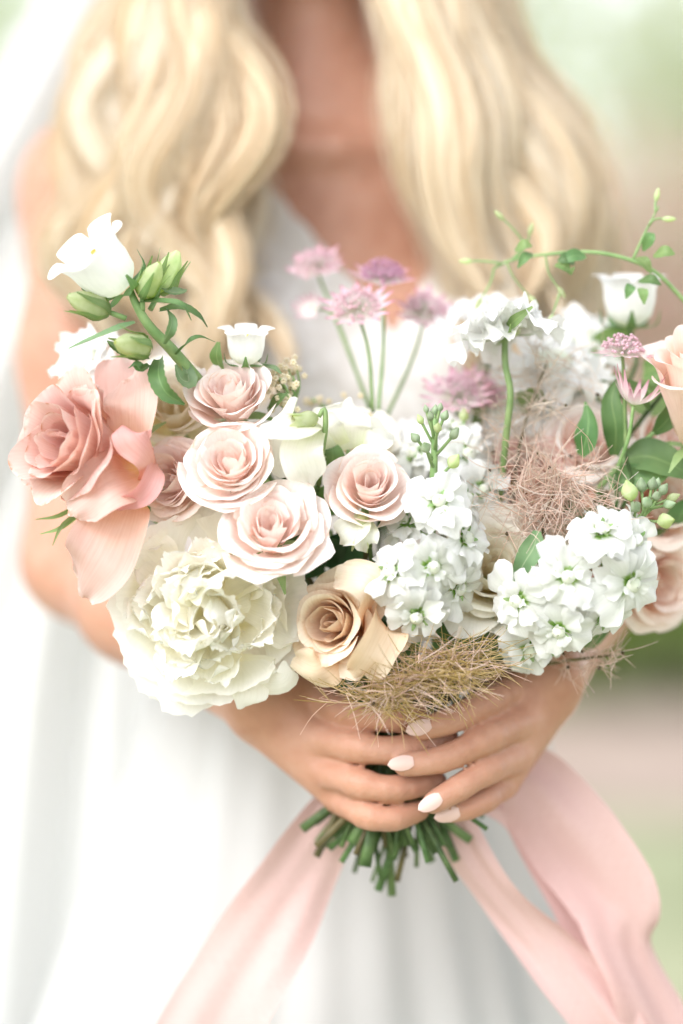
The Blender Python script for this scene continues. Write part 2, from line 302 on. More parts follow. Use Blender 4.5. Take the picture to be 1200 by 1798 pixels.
# ------------------------------------------------------------------ the bride: one signed-distance body
HV = 0.0022
class Field:
    def __init__(s, lo, hi, h):
        s.lo = np.array(lo, float); s.h = h; s.n = np.ceil((np.array(hi) - s.lo) / h).astype(int) + 1; s.F = np.full(s.n, 0.5, np.float32)
        s.ax = [s.lo[i] + h * np.arange(s.n[i]) for i in range(3)]
    def box(s, lo, hi):
        a = np.clip(np.floor((np.array(lo) - s.lo) / s.h).astype(int), 0, s.n); b = np.clip(np.ceil((np.array(hi) - s.lo) / s.h).astype(int) + 1, 0, s.n)
        sl = tuple(slice(x, y) for x, y in zip(a, b)); g = np.meshgrid(*[s.ax[i][sl[i]] for i in range(3)], indexing='ij', sparse=True); return sl, g
    def add(s, d, sl, k):
        f = s.F[sl]
        if k > 0:
            h = np.maximum(k - np.abs(f - d), 0) / k; s.F[sl] = np.minimum(f, d) - h * h * k * .25
        else: s.F[sl] = np.minimum(f, d)
    def cap(s, a, b, ra, rb, k=.01):
        a, b = np.array(a, float), np.array(b, float); m = max(ra, rb) + k + .012; sl, (x, y, z) = s.box(np.minimum(a, b) - m, np.maximum(a, b) + m)
        ba = b - a; t = np.clip(((x - a[0]) * ba[0] + (y - a[1]) * ba[1] + (z - a[2]) * ba[2]) / (ba @ ba), 0, 1)
        d = np.sqrt((x - a[0] - t * ba[0]) ** 2 + (y - a[1] - t * ba[1]) ** 2 + (z - a[2] - t * ba[2]) ** 2) - (ra + (rb - ra) * t); s.add(d, sl, k)
    def ell(s, c, r, k=.03):
        c, r = np.array(c, float), np.array(r, float); m = r + k + .012; sl, (x, y, z) = s.box(c - m, c + m)
        k0 = np.sqrt(((x - c[0]) / r[0]) ** 2 + ((y - c[1]) / r[1]) ** 2 + ((z - c[2]) / r[2]) ** 2)
        k1 = np.sqrt(((x - c[0]) / r[0] ** 2) ** 2 + ((y - c[1]) / r[1] ** 2) ** 2 + ((z - c[2]) / r[2] ** 2) ** 2)
        s.add(k0 * (k0 - 1) / (k1 + 1e-9), sl, k)
    def mesh(s):
        F = s.F; neg = F < 0; nx, ny, nz = F.shape
        cnt = np.zeros((nx - 1, ny - 1, nz - 1), np.int8)
        for i in (0, 1):
            for j in (0, 1):
                for k in (0, 1): cnt += neg[i:nx - 1 + i, j:ny - 1 + j, k:nz - 1 + k]
        act = (cnt > 0) & (cnt < 8); I = np.argwhere(act); idx = np.full(act.shape, -1, np.int32); idx[act] = np.arange(len(I))
        acc = np.zeros((len(I), 3)); num = np.zeros(len(I)); cs = [(i, j, k) for i in (0, 1) for j in (0, 1) for k in (0, 1)]
        val = {c: F[I[:, 0] + c[0], I[:, 1] + c[1], I[:, 2] + c[2]] for c in cs}
        for c in cs:
            for ax in range(3):
                if c[ax] == 0:
                    d = list(c); d[ax] = 1; d = tuple(d); a, b = val[c], val[d]; m = (a < 0) != (b < 0); t = np.where(m, a / (a - b + 1e-12), 0)
                    p = np.array(c, float)[None].repeat(len(I), 0); p[:, ax] += t; acc[m] += p[m]; num[m] += 1
        V = (I + acc / num[:, None]) * s.h + s.lo; Q = []
        for ax in range(3):
            a = np.take(neg, range(F.shape[ax] - 1), ax); b = np.take(neg, range(1, F.shape[ax]), ax); e = np.argwhere(a != b); fl = a[tuple(e.T)]
            o1, o2 = (ax + 1) % 3, (ax + 2) % 3; ok = (e[:, o1] > 0) & (e[:, o2] > 0) & (e[:, o1] < F.shape[o1] - 1) & (e[:, o2] < F.shape[o2] - 1); e, fl = e[ok], fl[ok]
            def g(d1, d2):
                q = e.copy(); q[:, o1] -= d1; q[:, o2] -= d2; return idx[tuple(q.T)]
            q = np.stack([g(0, 0), g(1, 0), g(1, 1), g(0, 1)], -1); q[~fl] = q[~fl][:, ::-1]; Q.append(q)
        return V, np.vstack(Q)
BY = 0.36
def torso(f):
    f.ell((-.005, BY, 1.25), (.150, .100, .24), .03); f.ell((0, BY + .01, 1.06), (.122, .088, .16), .05)
    f.cap((-.135, BY + .015, 1.378), (.115, BY + .015, 1.378), .050, .050, .06)
    f.ell((-.07, BY - .085, 1.235), (.068, .058, .068), .035); f.ell((.075, BY - .085, 1.235), (.068, .058, .068), .035)
    f.cap((-.02, BY + .02, 1.40), (-.022, BY, 1.53), .055, .050, .04)
    f.cap((-.02, BY + .03, 1.47), (-.14, BY + .03, 1.392), .030, .030, .04); f.cap((-.02, BY + .03, 1.47), (.12, BY + .03, 1.390), .030, .034, .04)
    f.cap((-.025, BY - .075, 1.405), (-.14, BY - .03, 1.415), .010, .010, .02); f.cap((.0, BY - .075, 1.405), (.13, BY - .03, 1.415), .010, .010, .02)
body = Field((-.30, -.03, .955), (.28, .50, 1.79), HV)
torso(body)
body.ell((-.022, BY - .01, 1.655), (.074, .094, .118), .02); body.ell((-.022, BY - .055, 1.60), (.050, .05, .062), .03)     # head above the frame
body.cap((-.022, BY - .105, 1.65), (-.022, BY - .118, 1.625), .009, .013, .012)                                              # nose
body.cap((-.04, BY - .098, 1.592), (-.004, BY - .098, 1.592), .006, .006, .008)                                              # mouth
for sx in (-1, 1): body.ell((-.022 + sx * .078, BY + .01, 1.645), (.010, .018, .030), .01)                                    # ears
# arms: shoulder, elbow, wrist
LS, LE, LW = Vector((-.186, BY + .005, 1.385)), P(140, 985, .275), P(462, 1225, .075)
RS, RE, RW = Vector((.150, BY + .015, 1.380)), P(1030, 985, .275), P(955, 1190, .080)
for S, E, W in ((LS, LE, LW), (RS, RE, RW)):
    body.ell(S, (.045, .047, .052), .05); mid = S.lerp(E, .45)
    body.cap(S, mid, .046, .043, .03); body.cap(mid, E, .043, .036, .03)
    fm = E.lerp(W, .35); body.cap(E, fm, .036, .037, .025); body.cap(fm, W, .037, .0245, .02)
NAILS = []
HD = .022
def H(px, py, y): return P(px, py, y + HD)
def finger(pts, r0, r1, nail=None, k=.0015):
    c = spline(pts, 11); r = np.linspace(r0, r1, 11) * .95; q = np.arange(11)
    r = r * (1 + .11 * np.exp(-((q - 3.4) / .9) ** 2) + .05 * np.exp(-((q - 6.8) / .8) ** 2) - .04 * np.exp(-((q - 5.2) / .8) ** 2))    # knuckles
    for i in range(10): body.cap(c[i], c[i + 1], r[i], r[i + 1], k if i > 1 else .004)
    if nail is not None: NAILS.append((Vector(c[-1]), (Vector(c[-1]) - Vector(c[-3])).normalized(), Vector(nail), r1))
# viewer's left hand: fingers run to the right round the stems
LM = [H(556, 1228, .046), H(556, 1294, .034), H(570, 1352, .032), H(596, 1402, .034)]
for i, m in enumerate(LM):
    body.cap(LW + Vector((0, 0, .014 - i * .009)), m, .0185 - .0004 * i, .0105 - .0004 * i, .008)
finger([LM[0], H(620, 1254, .018), H(690, 1262, .012), H(735, 1258, .020)], .0100, .0076)
finger([LM[1], H(625, 1312, .010), H(700, 1318, .006), H(785, 1296, .016)], .0104, .0078)
finger([LM[2], H(632, 1376, .007), H(690, 1386, .004), H(765, 1372, .016)], .0100, .0074)
finger([LM[3], H(646, 1432, .007), H(690, 1438, .005), H(736, 1424, .014)], .0092, .0068)
body.cap(LW, H(560, 1190, .085), .019, .0125, .015); body.cap(H(560, 1190, .085), H(650, 1190, .092), .0125, .0095, .006)     # thumb behind the stems
# viewer's right hand: fingers come from the right, nails towards us
RM = [H(908, 1206, .046), H(918, 1266, .034), H(906, 1328, .032), H(886, 1376, .036)]
for i, m in enumerate(RM):
    body.cap(RW + Vector((0, 0, .012 - i * .009)), m, .0185 - .0004 * i, .0105 - .0004 * i, .008)
finger([RM[0], H(850, 1238, .012), H(790, 1266, .000), H(742, 1281, -.004)], .0100, .0072, (-.1, -1, .35))
finger([RM[1], H(855, 1296, .006), H(782, 1332, -.003), H(712, 1344, -.006)], .0104, .0074, (-.1, -1, .35))
finger([RM[2], H(856, 1352, .008), H(810, 1382, -.002), H(762, 1410, -.006)], .0098, .0072, (-.1, -1, .25))
finger([RM[3], H(852, 1404, .016), H(826, 1418, .008), H(792, 1428, .006)], .0086, .0064, (-.1, -1, .0))
body.cap(RW, H(905, 1180, .085), .019, .0125, .015); body.cap(H(905, 1180, .085), H(800, 1185, .092), .0125, .0095, .006)

def skin_build(nt):
    tc = N(nt, 'ShaderNodeTexCoord'); n1 = N(nt, 'ShaderNodeTexNoise'); n1.inputs['Scale'].default_value = 22; n1.inputs['Detail'].default_value = 4; nt.links.new(tc.outputs['Object'], n1.inputs[0])
    p = N(nt, 'ShaderNodeBsdfPrincipled'); p.inputs['Roughness'].default_value = .42; p.inputs['Specular IOR Level'].default_value = .35
    n3 = N(nt, 'ShaderNodeTexNoise'); n3.inputs['Scale'].default_value = 75; n3.inputs['Detail'].default_value = 5; nt.links.new(tc.outputs['Object'], n3.inputs[0]); av = N(nt, 'ShaderNodeMath', operation='MULTIPLY_ADD'); av.inputs[1].default_value = .5; nt.links.new(n3.outputs[0], av.inputs[0]); hh = N(nt, 'ShaderNodeMath', operation='MULTIPLY'); hh.inputs[1].default_value = .55; nt.links.new(n1.outputs[0], hh.inputs[0]); nt.links.new(hh.outputs[0], av.inputs[2])
    nt.links.new(ramp(nt, av.outputs[0], [(.3, (.43, .205, .135)), (.55, (.51, .27, .185)), (.75, (.56, .32, .235))]), p.inputs['Base Color'])
    p.inputs['Subsurface Weight'].default_value = .25; p.inputs['Subsurface Radius'].default_value = (1, .35, .2); p.inputs['Subsurface Scale'].default_value = .0025
    n2 = N(nt, 'ShaderNodeTexNoise'); n2.inputs['Scale'].default_value = 900; nt.links.new(tc.outputs['Object'], n2.inputs[0])
    w = N(nt, 'ShaderNodeTexNoise'); w.inputs['Scale'].default_value = 160; w.inputs['Detail'].default_value = 3; nt.links.new(tc.outputs['Object'], w.inputs[0])
    ad = N(nt, 'ShaderNodeMath', operation='MULTIPLY_ADD'); ad.inputs[1].default_value = .4; nt.links.new(n2.outputs[0], ad.inputs[0]); nt.links.new(w.outputs[0], ad.inputs[2])
    b = N(nt, 'ShaderNodeBump'); b.inputs['Strength'].default_value = .35; b.inputs['Distance'].default_value = .002; nt.links.new(ad.outputs[0], b.inputs['Height']); nt.links.new(b.outputs[0], p.inputs['Normal'])
    return p.outputs[0]
M['skin'] = mat('skin', skin_build)
bride = thing('person', 'bride in a white lace gown, long wavy blonde hair, clasping the bouquet in both hands', 'person', Matrix.Translation((0, BY, 0)))
binv = Matrix.Translation((0, -BY, 0))
V, F = body.mesh(); link_mesh('body', xf(V, binv), F, M['skin'], bride)
del body
# nails
def nail_geo():
    nu, nv = 9, 9; u = np.linspace(-1, 1, nu)[:, None]; v = np.linspace(0, 1, nv)[None]
    w = (np.clip(np.sin(np.clip(v * .94 + .06, 0, 1) * math.pi), 0, 1) ** .42) * (1 - .25 * v)
    x = u * w * .0052; y = (v - .35) * .0155 * np.ones_like(u); z = .0016 * (1 - (u * w) ** 2 * 1.4) - .0012 * v ** 2
    top = np.stack([x, y, z], -1).reshape(-1, 3); bot = top - np.array([0, 0, .0012]); k = nu * nv
    return np.vstack([top, bot]), np.vstack([grid_faces(nu, nv), grid_faces(nu, nv)[:, ::-1] + k]), np.vstack([grid_uv(nu, nv)] * 2)
NV, NF, NU = nail_geo()
for tip, d, nh, r in NAILS:
    z = (nh - d * nh.dot(d)).normalized(); x = d.cross(z); m = Matrix((x, d, z)).transposed().to_4x4(); m.translation = tip + z * (r - .0012) + d * .001
    link_mesh('nail', xf(NV, binv @ m), NF, M['nail'], bride, NU)
# gown: a shell over the torso with a V neckline, then a long skirt
def fabric(name, col, lace=False, transl=0.15, sheen=0.3, rough=.7):
    def b(nt):
        tc = N(nt, 'ShaderNodeTexCoord'); c = N(nt, 'ShaderNodeRGB'); c.outputs[0].default_value = (*col, 1)
        vo = N(nt, 'ShaderNodeTexVoronoi'); vo.inputs['Scale'].default_value = 70 if lace else 600; nt.links.new(tc.outputs['Object'], vo.inputs[0])
        ns = N(nt, 'ShaderNodeTexNoise'); ns.inputs['Scale'].default_value = 45; ns.inputs['Detail'].default_value = 4; nt.links.new(tc.outputs['Object'], ns.inputs[0])
        cc = c.outputs[0]
        if lace:
            mu = N(nt, 'ShaderNodeMath', operation='MULTIPLY'); nt.links.new(vo.outputs[0], mu.inputs[0]); nt.links.new(ns.outputs[0], mu.inputs[1])
            cc = ramp(nt, mu.outputs[0], [(.05, (.88, .87, .86)), (.30, (.74, .71, .68))])
        return leafy(nt, cc, transl, rough, .2, vo.outputs[0] if lace else ns.outputs[0], .35 if lace else .1, (1, 1, 1), .004)
    return mat(name, b)
M['lace'] = fabric('white_lace', (.86, .85, .83), True); M['satin'] = fabric('white_gown_cloth', (.60, .60, .595))
gown = Field((-.25, .17, .93), (.25, .52, 1.48), .0035); torso(gown)
gx, gz = np.meshgrid(gown.ax[0], gown.ax[2], indexing='ij')
vx, vz = P(692, 578, .25).x, P(692, 578, .25).z
left = vz + (vx - gx) * 1.16 ; right = vz + (gx - vx) * 1.5
line = np.where(gx < vx, left, right) + .004 * np.abs(np.sin(gx * 190)) - .006 * np.exp(-((gx - vx) / .01) ** 2)
G = np.maximum(gown.F - .0055, -(gown.F + .004)); G = np.maximum(G, (gz - line)[:, None, :] * .7)
gown.F = np.where(gown.F > .4, .5, G).astype(np.float32)
V, F = gown.mesh(); dress = link_mesh('dress', xf(V, binv), F, M['lace'], bride); del gown
def skirt():
    nu, nv = 220, 60; th = np.linspace(0, 2 * math.pi, nu, endpoint=False)[:, None]; v = np.linspace(0, 1, nv)[None]
    z = 1.10 - v * 1.09; hw = np.interp(1.10 - z, [0, .08, .16, .32, .7, 1.09], [.124, .143, .160, .215, .36, .50])
    fold = (.007 * np.sin(th * 15 + 1.5 * np.sin(th * 2)) + .005 * np.sin(th * 27 + 2) + .006 * np.sin(th * 9 + v * 4)) * np.clip((v - .03) * 3.2, 0, 1.6)
    r = hw + fold; x = r * np.cos(th) - .002; y = BY + .01 + (r * .80 + .0 * v) * np.sin(th)
    return np.stack([x, y, z * np.ones_like(th)], -1).reshape(-1, 3), grid_faces(nu, nv, True), grid_uv(nu, nv)
V, F, UV = skirt(); link_mesh('skirt', xf(V, binv), F, M['satin'], dress, UV)
# veil: layers of sheer tulle behind the shoulder, falling wide to the viewer's left
def tulle(nt):
    tc = N(nt, 'ShaderNodeTexCoord'); d = N(nt, 'ShaderNodeBsdfDiffuse'); d.inputs[0].default_value = (.90, .90, .90, 1)
    t = N(nt, 'ShaderNodeBsdfTranslucent'); t.inputs[0].default_value = (.88, .88, .88, 1); tr = N(nt, 'ShaderNodeBsdfTransparent')
    a = N(nt, 'ShaderNodeMixShader'); a.inputs[0].default_value = .45; nt.links.new(d.outputs[0], a.inputs[1]); nt.links.new(t.outputs[0], a.inputs[2])
    b = N(nt, 'ShaderNodeMixShader'); b.inputs[0].default_value = .78; nt.links.new(tr.outputs[0], b.inputs[1]); nt.links.new(a.outputs[0], b.inputs[2]); return b.outputs[0]
M['tulle'] = mat('white_tulle', tulle)
def veil(layer):
    nu, nv = 90, 50; u = np.linspace(0, 1, nu)[:, None]; v = np.linspace(0, 1, nv)[None]
    z = 1.78 - v * 1.74
    xl = np.interp(z, [0.0, .6, 1.0, 1.25, 1.42, 1.55, 1.70, 1.80], [-.95, -.72, -.56, -.43, -.33, -.245, -.13, -.05]) + layer * .006; xr = np.interp(z, [0, .9, 1.1, 1.5, 1.8], [.30, .10, .06, .08, .03])
    x = xl + (xr - xl) * u; y = .475 + layer * .022 + .05 * v + (.016 + .02 * v) * np.sin(u * 34 + layer * 2 + v * 2) + .012 * np.sin(u * 71 + layer); y = y - .09 * np.clip(v * 2 - .4, 0, 1) * (1 - u)
    return np.stack([x * np.ones_like(v), y, z * np.ones_like(u)], -1).reshape(-1, 3), grid_faces(nu, nv), grid_uv(nu, nv)
vp = None
for L in range(3):
    V, F, UV = veil(L); o = link_mesh('veil' if L == 0 else 'veil_layer', xf(V, binv), F, M['tulle'], bride if L == 0 else vp, UV)
    vp = vp or o

# hair: strands gathered into waving locks
def hair_build(nt):
    uv, u, v = uv_split(nt); c = ramp(nt, u, [(0, (.58, .39, .19)), (.3, (.78, .61, .40)), (.65, (.88, .765, .575)), (1, (.92, .855, .74))])
    return leafy(nt, c, .30, .38, .45, None, 0, (1, .90, .72))
M['hair'] = mat('blonde_hair', hair_build)
def lock(ctrl, rad, ns, tone, seed, nseg=26):
    rs = np.random.default_rng(seed); c = spline(ctrl, nseg); t = nrm(np.gradient(c, axis=0)); s = nrm(np.cross(t, [0.2, 1, 0.1])); b = np.cross(t, s)
    v = np.linspace(0, 1, nseg); env = rad * np.interp(v, [0, .12, .6, .85, 1], [.8, 1, 1.15, .85, .12]); tw = rs.uniform(.4, 1.6) * rs.choice([-1, 1])
    # smooth silky body of the lock, streaked along its length
    K = 26; a = np.arange(K) / K * 2 * math.pi; rr = 1 + .10 * rs.normal(size=K); ang = a[:, None] + tw * v[None]
    V0 = c[None] + s[None] * (env[None] * rr[:, None] * np.cos(ang) * 1.6)[..., None] + b[None] * (env[None] * rr[:, None] * np.sin(ang) * .75)[..., None]
    f0 = grid_faces(K, nseg, True); tn0 = np.clip(tone + rs.normal(0, .17, K), .02, .98); U0 = np.stack([np.repeat(tn0, nseg), np.tile(v, K)], -1)
    a0 = rs.uniform(0, 6.28, ns); q = rs.uniform(.98, 1.12, ns); ph = rs.uniform(0, 6.28, (ns, 2)); fly = (rs.random(ns) < .4)[:, None] * rs.uniform(.2, 1.6, (ns, 1)) * v[None] * np.sin(v[None] * 5 + ph[:, :1])
    ang = a0[:, None] + tw * v[None]; ee = env[None] * (q[:, None] + np.abs(fly)); ee = np.maximum(ee, rad * .25 * rs.random((ns, 1)))
    C = c[None] + s[None] * (ee * np.cos(ang) * 1.6)[..., None] + b[None] * (ee * np.sin(ang) * .75)[..., None]
    w = (.00032 * np.interp(v, [0, .8, 1], [1, 1, .4]))[None, :, None]; k = np.arange(3) * 2.094
    V = C[:, None] + w[:, None] * (np.cos(k)[None, :, None, None] * s[None, None] + np.sin(k)[None, :, None, None] * b[None, None])
    f = grid_faces(3, nseg, True); n1 = 3 * nseg; F = (f[None] + (np.arange(ns) * n1)[:, None, None]).reshape(-1, 4)
    tn = np.clip(tone + .08 + rs.normal(0, .18, ns), .02, .98); UV = np.stack([np.repeat(tn, n1), np.tile(np.tile(v, 3), ns)], -1)
    return np.vstack([V0.reshape(-1, 3), V.reshape(-1, 3)]), np.vstack([f0, F + K * nseg]), np.vstack([U0, UV])
def hair_mass(side, n, depth, amp, seed, ylen, strands):
    rs = np.random.default_rng(seed); Vs, Fs, Us, k = [], [], [], 0
    if side < 0: ys = [-350, 0, 150, 300, 450, 600, 760]; xl = [340, 220, 165, 135, 150, 210, 260]; xr = [455, 385, 430, 425, 420, 450, 450]
    else: ys = [-350, 0, 150, 300, 400, 600, 760]; xl = [610, 680, 705, 755, 800, 805, 815]; xr = [740, 860, 920, 985, 1035, 1065, 1070]
    lam = 400
    for i in range(n):
        f = (i + rs.uniform(.1, .9)) / n; end = rs.uniform(*ylen); py = np.linspace(-330, end, 15); x = np.interp(py, ys, xl) * (1 - f) + np.interp(py, ys, xr) * f
        grp = (i // 5) * 7 + seed; gr_ = np.random.default_rng(grp); ph = gr_.uniform(0, 6.28) + rs.normal(0, .32); gr = np.clip((py + 150) / 500, .15, 1); am = amp * gr_.uniform(.55, 1.3)
        lm = lam * gr_.uniform(.85, 1.25)
        ccl = np.clip((py - 150) / 400, 0, 1) * rs.uniform(.0, .3); x = x + am * gr * np.sin(py / lm * 6.28 + ph) + am * ccl * np.sin(py / (lm * .52) * 6.28 + ph * 2); dz = .35 * am / 3000 * gr * np.cos(py / lm * 6.28 + ph + .5)
        dp = depth + rs.uniform(-.012, .012) + .075 * np.clip(-py / 330, 0, 1) + .03 * np.clip((250 - py) / 300, 0, 1) - .018 * math.sin(f * math.pi)
        # locks on the outside lie further back over the shoulder
        out = (1 - f) if side < 0 else f; dp = dp + .05 * out ** 2
        pts = [(-.022 + side * .02, BY + .01, 1.775), (-.022 + side * .075, BY - .01, 1.725)] + [tuple(P(a, b2, d + e)) for a, b2, d, e in zip(x, py, dp, dz)]
        V, F, U = lock(pts, rs.uniform(.0030, .0105), strands, rs.uniform(.25, .95), seed * 100 + i, 40); Vs.append(V); Fs.append(F + k); Us.append(U); k += len(V)
    return np.vstack(Vs), np.vstack(Fs), np.vstack(Us)
hv = [hair_mass(-1, 40, .205, 56, 1, (440, 720), 70), hair_mass(-1, 26, .25, 36, 2, (560, 780), 60), hair_mass(1, 40, .205, 56, 3, (440, 700), 70), hair_mass(1, 26, .25, 36, 4, (560, 760), 60)]
off = np.cumsum([0] + [len(h[0]) for h in hv[:-1]])
ho = link_mesh('hair', xf(np.vstack([h[0] for h in hv]), binv), np.vstack([h[1] + o for h, o in zip(hv, off)]), M['hair'], bride, np.vstack([h[2] for h in hv])); ho['kind'] = 'stuff'

# ------------------------------------------------------------------ stems down through the hands
BIND = P(692, 1335, .062)
ENDS = [(536, 1432), (552, 1452), (572, 1462), (588, 1476), (566, 1508), (606, 1502), (628, 1498), (646, 1526), (668, 1530), (692, 1532), (708, 1500), (724, 1496), (742, 1484), (760, 1490), (780, 1512), (796, 1518), (808, 1514), (818, 1446), (836, 1440), (850, 1432), (658, 1494), (684, 1500), (598, 1486), (752, 1500), (676, 1512), (702, 1516), (640, 1500), (618, 1506), (770, 1502), (730, 1508)]
_ec = [0]
def stem_to_hand(parent, inv, start, direction, r=.0022, m=None, back=.05):
    """Stem from a flower head, back into the bouquet, through the hands, out at a cut end."""
    i = _ec[0]; _ec[0] += 1; e = ENDS[i % len(ENDS)]; e = (e[0] + R_.uniform(-7, 7), e[1] + R_.uniform(-22, 34))
    a = i * 2.4; q = .021 * math.sqrt(((i * 7) % 30) / 30); b = BIND + Vector((q * math.cos(a), q * .55 * math.sin(a), 0))
    end = P(e[0] + (3 if i >= len(ENDS) else 0), e[1], .062 + .024 * math.sin(a) * (1 if i % 2 else .6)); d = Vector(direction).normalized()
    p1 = start - d * .035; p2 = p1.lerp(b, .5) + Vector((0, back * .6, .0)); up = b + (b - end).normalized() * .02
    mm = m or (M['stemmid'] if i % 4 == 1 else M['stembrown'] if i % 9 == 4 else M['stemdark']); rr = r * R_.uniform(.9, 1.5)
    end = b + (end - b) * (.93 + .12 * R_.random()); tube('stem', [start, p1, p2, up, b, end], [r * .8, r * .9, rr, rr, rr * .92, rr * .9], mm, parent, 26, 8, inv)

def fp(root, pts, W, nh, m, inv, seed, cup=.14, ruff=.07, nv=24):
    strip('petal', pts, [.42 * W, .70 * W, .90 * W, W, W, .98 * W, .88 * W, .58 * W], nh, m, root, 21, nv, cup, inv, .22, 0, ruff * 1.35, seed, 0, W * .035, .02)
# ------------------------------------------------------------------ roses
def smooth01(x): x = np.clip(x, 0, 1); return x * x * (3 - 2 * x)
def rose_petal(rs, th0, w, rim, zt, r0, refl, bulge, spiral, ruff, tip, nu, nv, tilt, drop=.7, jag=0.0, lipw=0.0):
    u = np.linspace(-1, 1, nu)[:, None]; v = np.linspace(0, 1, nv)[None]; ph = rs.uniform(0, 6.28, 6)
    L = 1 - .24 * np.abs(u) ** 2.4 + tip * np.exp(-(u / .22) ** 2)
    if jag: L = L + jag * (np.sin(u * 17 + ph[4]) * .5 + np.sin(u * 31 + ph[5]) * .5) - jag * 1.5 * np.exp(-((u - .3 * math.sin(ph[3])) / .12) ** 2)
    vv = v * L; wp = .42 + .58 * smooth01(vv / .75)
    skew = .22 * rs.normal() ; ang = th0 + u * w * wp + skew * w * vv
    vq = np.clip(vv, 0, 2); flat = smooth01((lipw)) if lipw else 0
    r = r0 + (rim - r0) * (vq ** .55 * (1 - flat) + flat * (.70 * vq ** .45 + .30 * vq ** 3)) + bulge * rim * np.sin(math.pi * np.clip(vv, 0, 1)); lip = np.clip((vv - .60) / .4, 0, None) ** 2
    z = zt * ((1 - flat) * vv ** 1.05 + flat * (1 - np.abs(1 - vv) ** 2.0 * np.sign(1 - vv)))
    r = r + refl * rim * lip; z = z - max(refl, 0) * rim * lip * drop
    r = r + spiral * rim * u * (.3 + .7 * vv) + .05 * rim * np.abs(u) ** 4 * vv
    rf = ruff * rim * vv ** 2 * (np.sin(u * 4.2 + ph[0]) * .55 + np.sin(u * 8.5 + ph[1]) * .3 + np.sin(u * 2 + vv * 5 + ph[2]) * .4)
    r = r + rf; z = z + .6 * ruff * rim * vv ** 2 * np.sin(u * 5.3 + ph[3])
    x, y = r * np.cos(ang), r * np.sin(ang)
    V = np.stack([x, y, z], -1).reshape(-1, 3)
    ax = Vector((-math.sin(th0), math.cos(th0), 0)); m = np.array(Matrix.Rotation(tilt, 3, ax)); return V @ m.T
def rose(name, label, pos, direction, R, H, n, material, seed, refl=.10, drop2=.35, dip=.0, a0=.07, pw=.8, ruff=.03, tip=.02, w0=1.5, w1=.85, roll=0, cat='rose', group=None, jit=.05, bulge=.10, jag=0.0, sepals=True, stem=True, incurve=.10, stem_r=.0024, zj=.05, nres=13, back=.05, lip=.72, shut=0.0):
    pos = Vector(pos); d = Vector(direction).normalized(); mtx = frame(pos, d, roll) @ Matrix.Translation((0, 0, -H * .8)); root = thing(name, label, cat, mtx, group); rs = np.random.default_rng(seed)
    for i in range(n):
        t = (i + .5) / n; rim = R * (a0 + (1 - a0) * t ** pw) * (1 + rs.normal() * jit); zt = H * (1 - drop2 * t ** 2.4 - dip * math.exp(-t * 7)) * (1 + rs.normal() * zj)
        th = i * 2.39996 + rs.normal() * .22; w = (w0 + (w1 - w0) * t ** .7) * (1 + rs.normal() * .1)
        rf = -incurve + (refl + incurve) * smooth01((t - .12) / .6); nu = nres if t > .25 else 11
        V = rose_petal(rs, th, w, rim / (1 + max(rf, 0) * .7), zt, R * .05 + .1 * rim, rf, bulge, .07 * rs.choice([-1, 1]) if t > .7 else .09, ruff * (1 if t > .3 else 1.6), tip * t, nu if not jag else 23, 10, rs.normal() * .05, jag=jag, lipw=lip * smooth01((t - .04) / .25) * (1 - shut * smooth01((t - .55) / .45)))
        link_mesh('petal', V, grid_faces(nu if not jag else 23, 10), material, root, grid_uv(nu if not jag else 23, 10))
    inv = mtx.inverted()
    if sepals:
        V, F, UV = blob_geo(R * .22, R * .30); link_mesh('calyx', V - np.array([0, 0, R * .22]), F, M['stem'], root, UV)
        for k in range(5):
            a = k * 1.2566 + .3; o = Vector((math.cos(a), math.sin(a), 0)); strip('sepal', [o * R * .12, o * R * .5 + Vector((0, 0, -R * .02)), o * R * .85 + Vector((0, 0, -R * .25))], [R * .2, R * .22, R * .02], (0, 0, 1), M['stem'], root, 5, 8)
    if stem: stem_to_hand(root, inv, mtx @ Vector((0, 0, -R * .15)), d, stem_r, back=back)
    return root, mtx

SPRAY = 'blush spray roses clustered above the peony'
rose('spray_rose', 'blush spray rose topmost of the cluster, under the small white bell', P(400, 678, .002), (-.18, -.78, .62), .0284, .034, 31, M['blush'], 21, lip=.72, shut=.42, jit=.08, zj=.08, refl=.05, drop2=.50, dip=.10, group=SPRAY, roll=1.0, ruff=.045, w0=1.3)
rose('spray_rose', 'blush spray rose in the middle of the cluster, tightly swirled', P(402, 804, -.018), (-.12, -.86, .42), .0298, .032, 33, M['blush'], 22, lip=.72, shut=.42, jit=.08, zj=.08, refl=.07, drop2=.46, dip=.06, group=SPRAY, roll=2.1, ruff=.050, w0=1.15)
rose('spray_rose', 'narrow blush spray rose squeezed against the dusty pink rose', P(294, 842, .008), (-.50, -.80, .10), .0278, .032, 28, M['blush'], 23, lip=.72, shut=.42, jit=.08, zj=.08, refl=.08, drop2=.46, dip=.16, group=SPRAY, roll=.2, ruff=.06, tip=.05)
rose('spray_rose', 'wide open blush spray rose lying on the top edge of the peony', P(476, 914, -.026), (-.02, -.84, .54), .0348, .033, 32, M['blush'], 24, lip=.72, shut=.42, jit=.08, zj=.08, refl=.10, drop2=.46, dip=.14, group=SPRAY, roll=.9, ruff=.060, tip=.08, w0=1.2)
rose('spray_rose', 'single blush spray rose beside the tall white stock spike', P(650, 844, -.012), (.02, -.88, .42), .0272, .034, 31, M['blush'], 25, lip=.72, shut=.42, jit=.08, zj=.08, refl=.05, drop2=.55, dip=.05, group=SPRAY, roll=2.9, ruff=.045, tip=.05, w0=1.6)

